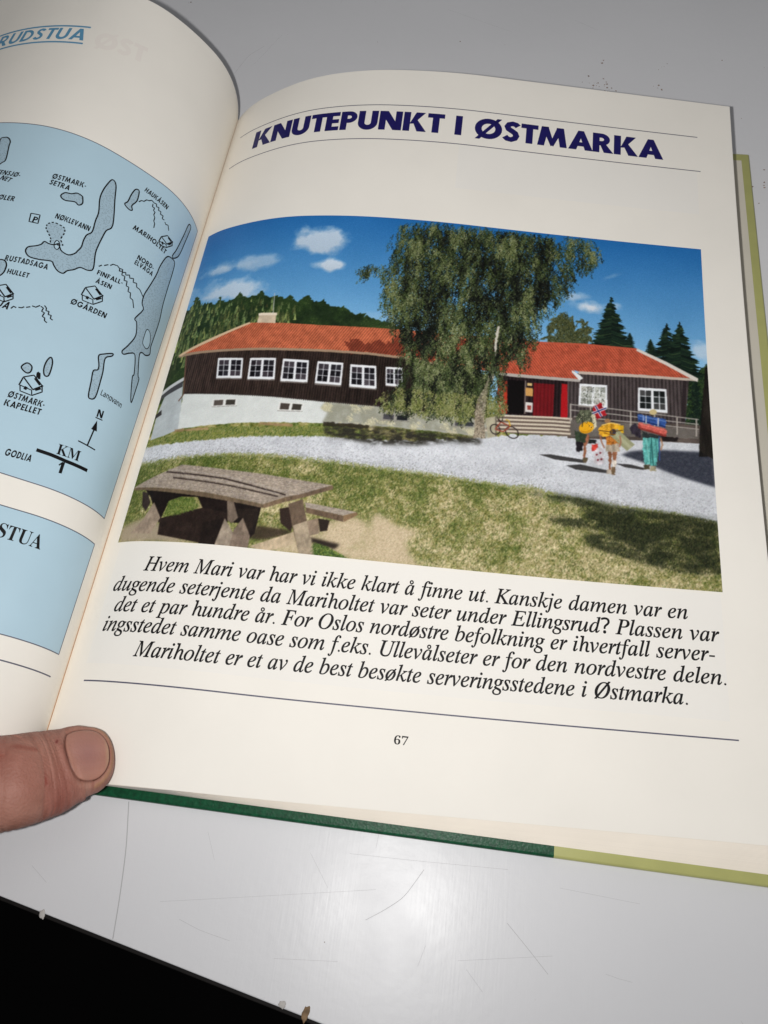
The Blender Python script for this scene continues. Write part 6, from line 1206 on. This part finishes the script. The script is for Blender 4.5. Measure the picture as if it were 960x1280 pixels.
put2('pk', (44, 38, 38)); put2('h3bag', (58, 52, 62)); put2('h3shirt', (52, 58, 58)); put2('h3pants', (92, 164, 158), .8 + .4 * fine); stroke('p_h3stick', .35, (60, 80, 130)); put2('h3shoe1', (84, 78, 62)); put2('h3shoe2', (150, 142, 118)); oval('h3head', (196, 178, 130))
put2('h3red', (188, 92, 82), .85 + .3 * fine); put2('h3blue', (58, 90, 152), .85 + .3 * fine)
for k_, w_, c_ in (('e1', .5, (156, 106, 82)), ('e2', .5, (160, 108, 84)), ('e3', .34, (88, 62, 34)), ('e4', .34, (150, 104, 30)), ('e5', .3, (40, 44, 38)), ('e6', .34, (44, 104, 104)), ('e7', .5, (168, 128, 100)), ('e8', .3, (120, 44, 40))): stroke('p_' + k_, w_, c_, .85)
for a, b, c in ((.2, .2, 0), (.72, .72, 0)):
    q = pix('p_h3blue'); stroke([q[0] * (1 - a) + q[1] * a, q[3] * (1 - a) + q[2] * a], .35, (150, 166, 200))

kb = np.array([.22, .56, .22])
for c_ in range(3):
    a_ = np.pad(img[..., c_], 1, 'edge'); a_ = a_[:-2] * kb[0] + a_[1:-1] * kb[1] + a_[2:] * kb[2]; img[..., c_] = a_[:, :-2] * kb[0] + a_[:, 1:-1] * kb[1] + a_[:, 2:] * kb[2]
def edge_lines(k, hi_, lo_, w=.5):
    q = pix('p_' + k); m_ = lambda a, b, t_: a * (1 - t_) + b * t_
    stroke([m_(q[0], q[3], .22), m_(q[1], q[2], .22)], w, hi_, .6); stroke([m_(q[0], q[3], .88), m_(q[1], q[2], .88)], w * 1.2, lo_, .7)
edge_lines('h3blue', (104, 134, 188), (30, 48, 96)); edge_lines('h3red', (214, 124, 112), (128, 54, 48))
q = pix('p_h3blue')
for a in (.3, .74): stroke([q[0] * (1 - a) + q[1] * a, q[3] * (1 - a) + q[2] * a], .4, (176, 180, 190), .8)
q = pix('p_h3pants')
stroke([(q[0] + q[1]) / 2, (q[4] + q[5]) / 2], .45, (54, 108, 106), .8); stroke([q[1] * .75 + q[0] * .25, q[3] * .6 + q[4] * .4], .4, (64, 124, 122), .7); stroke([q[0] * .8 + q[1] * .2, q[6] * .8 + q[5] * .2], .4, (128, 190, 182), .6)
q = pix('p_h2pack'); stroke([q[0] * .5 + q[7] * .5, (q[6] + q[8]) / 2, (q[5] + q[7]) / 2], .45, (150, 100, 24), .7); stroke([q[1], q[2], q[3]], .4, (240, 200, 110), .7)
c_, ex_1, ey_1 = pix('p_h1roll'); stroke([c_ - (ex_1 - c_) * .75 - (ey_1 - c_) * .5, c_ - (ey_1 - c_) * .82, c_ + (ex_1 - c_) * .7 - (ey_1 - c_) * .5], .7, (196, 136, 28), .7)
dabs(fieldmask('p_h1pack'), 60, [(40, 40, 34), (170, 166, 140), (70, 76, 56)], 3, seed=201, alpha=.85)
dabs(fieldmask('p_h2body'), 30, [(130, 80, 40), (206, 140, 60)], 3, seed=202, alpha=.7)
# print grain and slight softness of the reproduction
img += rng.normal(0, 3.2, img.shape[:2])[..., None] + rng.normal(0, 1.4, img.shape)
gy_ = img.mean(-1, keepdims=True); img = gy_ + (img - gy_) * .93; img = (img - 114) * 1.17 + 116
img = np.clip(img, 4, 250)
PRINT_GAIN = 1.0
def add_print():
    U, V = np.meshgrid(np.linspace(M['upl'], M['upr'], CW), np.linspace(M['vpb'], M['vpt'], CH), indexing='ij')
    P = on('R', U.ravel(), V.ravel(), 0.05)
    o = mesh_np('printed_photo', P, grid_faces(CW, CH), m_photo, page_r)
    o['label'] = 'colour photo of a red-roofed lodge, birch and picnic table'
    ca = o.data.color_attributes.new('print_color', 'FLOAT_COLOR', 'POINT')
    c = np.ones((CW * CH, 4), np.float32); c[:, :3] = lin(img.transpose(1, 0, 2).reshape(-1, 3)) * PRINT_GAIN
    ca.data.foreach_set('color', c.ravel())
add_print()


# ------------------------------------------------------------------ the hand: a thumb pressing the pages down, the rest of it beyond the frame
def catmull(p, ts):
    p = np.asarray(p, float); n = len(p); out = []
    for t in ts:
        i = min(int(t), n - 2); f = t - i
        a = p[max(i - 1, 0)]; b = p[i]; c = p[i + 1]; d = p[min(i + 2, n - 1)]
        out.append(0.5 * (2 * b + (c - a) * f + (2 * a - 5 * b + 4 * c - d) * f * f + (3 * b - a - 3 * c + d) * f ** 3))
    return np.array(out)
NAIL_C, NAIL_L, NAIL_Q, NAIL_W = 7.5, 5.4, 0.6, 6.6
THUMB_MARKS = [(14.2, 5.5, 14.6, 5.2, .35, (112, 48, 44), .8), (22.5, 7.0, 20.5, -2.5, .22, (120, 62, 50), .6), (20.6, -2.0, 20.4, -3.6, .5, (140, 66, 56), .6), (25, 6.5, 24, 5.2, .5, (136, 72, 60), .5), (28, 5.0, 27, 4.4, .6, (150, 80, 66), .4)]
TT = np.array(THUMB)
TT = TT[[0, 3, 4, 5, 6, 7]]
ctr = TT.mean(1); hw = np.linalg.norm(TT[:, 0] - TT[:, 1], axis=1) / 2
sid = (TT[:, 0] - TT[:, 1]); sid[0] = sid[1]; sid /= np.linalg.norm(sid, axis=1, keepdims=True)
hw[0] = 0.15
# on towards the wrist and forearm
ext_c = [(-24, -14, 29), (-48, -27, 33), (-74, -46, 30), (-98, -66, 26), (-128, -92, 22), (-175, -132, 16), (-260, -205, 10)]
ext_w = [13.6, 15.5, 25, 36, 31, 29, 36]
ext_h = [.82, .85, .62, .42, .62, .74, .8]
C_ = np.concatenate([ctr, ext_c]); W_ = np.concatenate([hw, ext_w]); S_ = np.concatenate([sid, np.repeat(sid[-1:], len(ext_c), 0)])
H_ = np.concatenate([[.7, .68, .72, .74, .76, .78], ext_h])      # height / width
NS, NT = 520, 200
# most rings where the thumb shows
tq = np.concatenate([np.linspace(0, 1, 110) ** 2, np.linspace(1, 5, 300)[1:], np.linspace(5, len(C_) - 1.001, 160)[1:]]); NS = len(tq)
cc = catmull(C_, tq); ww = catmull(W_[:, None], tq)[:, 0]; ss_ = catmull(S_, tq); hh = catmull(H_[:, None], tq)[:, 0]
tip = tq < 1                                                # round the end off
ww[tip] = W_[1] * np.clip(1 - (1 - tq[tip]) ** 2.25, 0, 1) ** (1 / 2.25)
cc[tip] = C_[1] + (C_[0] - C_[1]) * (1 - tq[tip])[:, None]
k_ = np.exp(-0.5 * (np.arange(-30, 31) / 11.0) ** 2); k_ /= k_.sum()
def ease(v):                                               # take the kink out where the tip meets the shaft
    p_ = np.concatenate([np.repeat(v[:1], 30, 0), v, np.repeat(v[-1:], 30, 0)]); s_ = np.convolve(p_, k_, 'same')[30:-30]
    m_ = np.clip((tq - .45) / .4, 0, 1) * np.clip((5.5 - tq) / 1.0, 0, 1); return v * (1 - m_) + s_ * m_
ww = ease(ww); cc = np.stack([ease(cc[:, k]) for k in range(3)], 1)
ww = np.maximum(ww, .02)
ax = np.gradient(cc, axis=0); ax /= np.linalg.norm(ax, axis=1, keepdims=True)
upv = np.cross(ss_, ax); upv /= np.linalg.norm(upv, axis=1, keepdims=True)
upv[upv[:, 2] < 0] *= -1
ss_ = np.cross(ax, upv); ss_ /= np.linalg.norm(ss_, axis=1, keepdims=True)
flipm = (ss_ * np.array(sid[-1])).sum(1) < 0; ss_[flipm] *= -1
th = np.linspace(0, 2 * math.pi, NT, endpoint=False)
ct, st_ = np.cos(th), np.sin(th)
ex_ = 0.92
cx = np.sign(ct) * np.abs(ct) ** ex_; sx = np.sign(st_) * np.abs(st_) ** ex_
arcl = np.concatenate([[0], np.cumsum(np.linalg.norm(np.diff(cc, axis=0), axis=1))])      # mm from the tip
SG = arcl[:, None] + 0 * ct[None]; Q = ct[None] + 0 * arcl[:, None]; UPM = (st_[None] > -0.15)
# the nail: centre 5 mm or so behind the tip, a little towards the upper side
i0 = np.interp(1.0, tq, arcl); nc, nl = NAIL_C, NAIL_L
lat = Q * ww[:, None]                                       # mm across
ny = (lat - NAIL_Q * np.clip(ww / 8.6, 0, 1)[:, None]) / (NAIL_W * np.clip(ww / 8.6, .05, 1)[:, None]); nx = (SG - nc) / nl
sq = (np.abs(nx) ** 2.5 + np.abs(ny) ** 2.5) ** (1 / 2.5)
sq = np.where(st_[None] > 0.0, sq, 9.0)
inn = np.clip((1.0 - sq) * 12, 0, 1)
rr = np.random.default_rng(3)
def ring_noise(scale_s, scale_t, seed, octv=3):
    out = 0; amp = 1; tot = 0; r_ = np.random.default_rng(seed)
    for o in range(octv):
        gs = int(60 / scale_s * 2 ** o) + 3; gt = max(3, int(24 / scale_t * 2 ** o)); g_ = r_.random((gs, gt))
        y = np.clip(SG, 0, 59.9) / scale_s * 2 ** o; y0 = np.clip(y.astype(int), 0, gs - 2); fy = np.clip(y - y0, 0, 1)
        x = (th[None] / (2 * math.pi) * gt) + 0 * SG; x0 = x.astype(int) % gt; fx = x - np.floor(x); x1 = (x0 + 1) % gt
        out = out + amp * ((g_[y0, x0] * (1 - fx) + g_[y0, x1] * fx) * (1 - fy) + (g_[y0 + 1, x0] * (1 - fx) + g_[y0 + 1, x1] * fx) * fy); tot += amp; amp *= .6
    return out / tot
nz1 = ring_noise(6, 8, 1); nz2 = ring_noise(1.4, 5, 2, 3); nz3 = ring_noise(.7, 1.2, 4, 2)
disp = (nz1 - .5) * .5
sidew = np.clip(st_[None] * 3.2 - .55, 0, 1)
disp += sidew * (-0.36 * np.exp(-((sq - 1.02) / .055) ** 2) + 0.26 * np.exp(-((sq - 1.22) / .13) ** 2))
disp += inn * (0.10 - 0.25 * np.clip(nx, 0, 1) ** 2)
# cross wrinkles behind the nail and at the joint
wr = .8 * np.exp(-((SG - 30) / 9.0) ** 2) + .35 * np.exp(-((SG - 17) / 4.0) ** 2)
disp += (st_[None] > -.3) * wr * -0.2 * np.clip(np.sin(SG * 3.4 + (nz1 - .5) * 9 + Q * 1.2), 0, 1) ** 2
disp += (1 - inn) * ((nz2 - .5) * .26 + (nz3 - .5) * .12)
disp *= np.clip(arcl / 1.5, 0, 1)[:, None]
nrmv = ss_[:, None] * (cx[None] / 1.0)[..., None] + upv[:, None] * (sx[None])[..., None]
nrmv /= np.linalg.norm(nrmv, axis=-1, keepdims=True)
# the pad bulges a little lower than the back
below = np.where(st_ < 0, 1.06, 0.94)
V3 = cc[:, None] + ss_[:, None] * (cx[None] * ww[:, None])[..., None] + upv[:, None] * (sx[None] * below[None] * (ww * hh)[:, None])[..., None] + nrmv * disp[..., None]
V3 = V3.reshape(-1, 3)
ii = np.arange(NS - 1)[:, None] * NT + np.arange(NT)[None]; jj = np.arange(NS - 1)[:, None] * NT + (np.arange(NT)[None] + 1) % NT
F3 = np.stack([ii.ravel(), (ii + NT).ravel(), (jj + NT).ravel(), jj.ravel()], 1)
# colour of skin and nail
skin = np.array([168, 118, 103.]); red = np.array([144, 84, 73.]); pale = np.array([184, 142, 124.])
colr = skin + (red - skin) * np.clip((ring_noise(9, 9, 7) - .45) * 2.4, 0, 1)[..., None] + (pale - skin) * np.clip((ring_noise(7, 7, 8) - .5) * 2.2, 0, 1)[..., None]
colr = colr + ((nz2 - .5) * 24)[..., None] + ((nz3 - .5) * 20)[..., None]
nailc = np.array([180, 130, 114.]) + (np.array([166, 120, 112.]) - np.array([180, 130, 114.])) * np.clip(1.1 - np.hypot(nx * 1.2, ny * 1.2), 0, 1)[..., None]
nailc = nailc + (np.array([190, 150, 124.]) - nailc) * np.clip((-nx - .72) * 5, 0, 1)[..., None] + ((ring_noise(30, .8, 9) - .5) * 12)[..., None]
colr = colr * (1 - inn[..., None]) + nailc * inn[..., None]
gro = np.exp(-((sq - 1.0) / .045) ** 2) * np.clip(.55 + (ring_noise(3, 3, 10) - .3), .3, 1) * np.clip(.62 - .4 * (-nx), .45, 1)
gro = gro + .45 * np.exp(-((sq - 1.0) / .03) ** 2) * (nx < -.2)
colr = colr + (np.array([84, 46, 36.]) - colr) * np.clip(gro, 0, .85)[..., None]
colr = colr + (np.array([176, 138, 98.]) - colr) * (np.exp(-((sq - 1.18) / .09) ** 2) * (nx < -.3) * .5)[..., None]
def mark(s0, q0, s1, q1, w, col, a):
    d = np.stack([np.full_like(Q, 1.0) * SG, lat], -1); p0 = np.array([s0, q0]); p1 = np.array([s1, q1]); e = p1 - p0
    t_ = np.clip(((d - p0) @ e) / max(e @ e, 1e-6), 0, 1); ds = np.linalg.norm(d - p0 - t_[..., None] * e, axis=-1)
    k = np.exp(-(ds / w) ** 2) * a * (st_[None] > 0)
    return k[..., None] * (np.array(col, float) - 0)
for s0, q0, s1, q1, w, col, a in THUMB_MARKS:
    d = np.stack([SG, lat], -1); p0 = np.array([s0, q0]); e = np.array([s1, q1]) - p0
    t_ = np.clip(((d - p0) @ e) / max(e @ e, 1e-6), 0, 1); ds = np.linalg.norm(d - p0 - t_[..., None] * e, axis=-1)
    k = (np.exp(-(ds / w) ** 2) * a * (st_[None] > 0))[..., None]
    colr = colr * (1 - k) + np.array(col, float) * k
colr = np.clip(colr, 10, 250).reshape(-1, 3)
# four fingers curled under the palm, outside the picture, grown into the same mesh
allv = [V3]; allf = [F3]; allc = [colr]; nvert = len(V3)
def finger(pts, rad):
    global nvert
    tq_ = np.linspace(0, len(pts) - 1.001, 46); c_ = catmull(pts, tq_); w_ = catmull(np.array(rad)[:, None], tq_)[:, 0]
    e_ = np.linspace(0, 1, 46); w_ *= np.sqrt(np.clip(1 - np.clip((e_ - .88) / .12, 0, 1) ** 2, .002, 1))
    a_ = np.gradient(c_, axis=0); a_ /= np.linalg.norm(a_, axis=1, keepdims=True)
    s_ = np.cross(a_, [0.3, 0.2, 1.0]); s_ /= np.linalg.norm(s_, axis=1, keepdims=True); u__ = np.cross(s_, a_)
    tt_ = np.linspace(0, 2 * math.pi, 24, endpoint=False)
    v_ = c_[:, None] + w_[:, None, None] * (s_[:, None] * np.cos(tt_)[None, :, None] + u__[:, None] * np.sin(tt_)[None, :, None])
    i_ = np.arange(45)[:, None] * 24 + np.arange(24)[None]; j_ = np.arange(45)[:, None] * 24 + (np.arange(24)[None] + 1) % 24
    allf.append(np.stack([i_.ravel(), j_.ravel(), (j_ + 24).ravel(), (i_ + 24).ravel()], 1) + nvert)
    allv.append(v_.reshape(-1, 3)); allc.append(np.repeat(skin[None], 46 * 24, 0) + rr.normal(0, 3, (46 * 24, 1))); nvert += 46 * 24
for k in range(4):
    o = np.array([-15.0 * k, -9.0 * k, 0]) * .9
    L_ = (1.0, 1.1, 1.04, .86)[k]
    finger(np.array([(-84, -58, 22), (-66, -50, 14), (-52 + 6 * (L_ - 1) * 10, -40, 6), (-44 + 8 * (L_ - 1) * 10, -30, 1.5), (-46, -22, 0.5)]) + o, [11, 9.5, 8.8, 8, 7.2])
m_skin = mat('skin', None, 0.48, 0.28, attr='skin_color', bump=0.6, bscale=1500, sss=0.06)
nt_ = m_skin.node_tree; at_ = [n for n in nt_.nodes if n.type == 'ATTRIBUTE'][0]; pb_ = nt_.nodes['Principled BSDF']
mr_ = nt_.nodes.new('ShaderNodeMapRange'); mr_.inputs[3].default_value = 0.30; mr_.inputs[4].default_value = 0.55      # the nail is glossier than the skin
nt_.links.new(at_.outputs['Alpha'], mr_.inputs[0]); nt_.links.new(mr_.outputs[0], pb_.inputs['Roughness'])
vo_ = nt_.nodes.new('ShaderNodeTexVoronoi'); vo_.inputs['Scale'].default_value = 1500; tc_ = nt_.nodes.new('ShaderNodeTexCoord'); nt_.links.new(tc_.outputs['Object'], vo_.inputs['Vector'])
bp_ = nt_.nodes.new('ShaderNodeBump'); bp_.inputs['Distance'].default_value = 0.0002; mu_ = nt_.nodes.new('ShaderNodeMath'); mu_.operation = 'MULTIPLY'; mu_.inputs[1].default_value = 0.45
nt_.links.new(at_.outputs['Alpha'], mu_.inputs[0]); nt_.links.new(mu_.outputs[0], bp_.inputs['Strength']); nt_.links.new(vo_.outputs['Distance'], bp_.inputs['Height'])
nt_.links.new(pb_.inputs['Normal'].links[0].from_socket, bp_.inputs['Normal']); nt_.links.new(bp_.outputs[0], pb_.inputs['Normal'])
hand = mesh_np('person', np.concatenate(allv), np.concatenate(allf), m_skin)
ca = hand.data.color_attributes.new('skin_color', 'FLOAT_COLOR', 'POINT')
cl = np.ones((nvert, 4), np.float32); cl[:, :3] = lin(np.concatenate(allc)); cl[:NS * NT, 3] = 1 - inn.ravel(); cl[NS * NT:, 3] = 1; ca.data.foreach_set('color', cl.ravel())
hand['label'] = 'bare thumb of a hand pressing on the lower gutter of the open book'; hand['category'] = 'person'
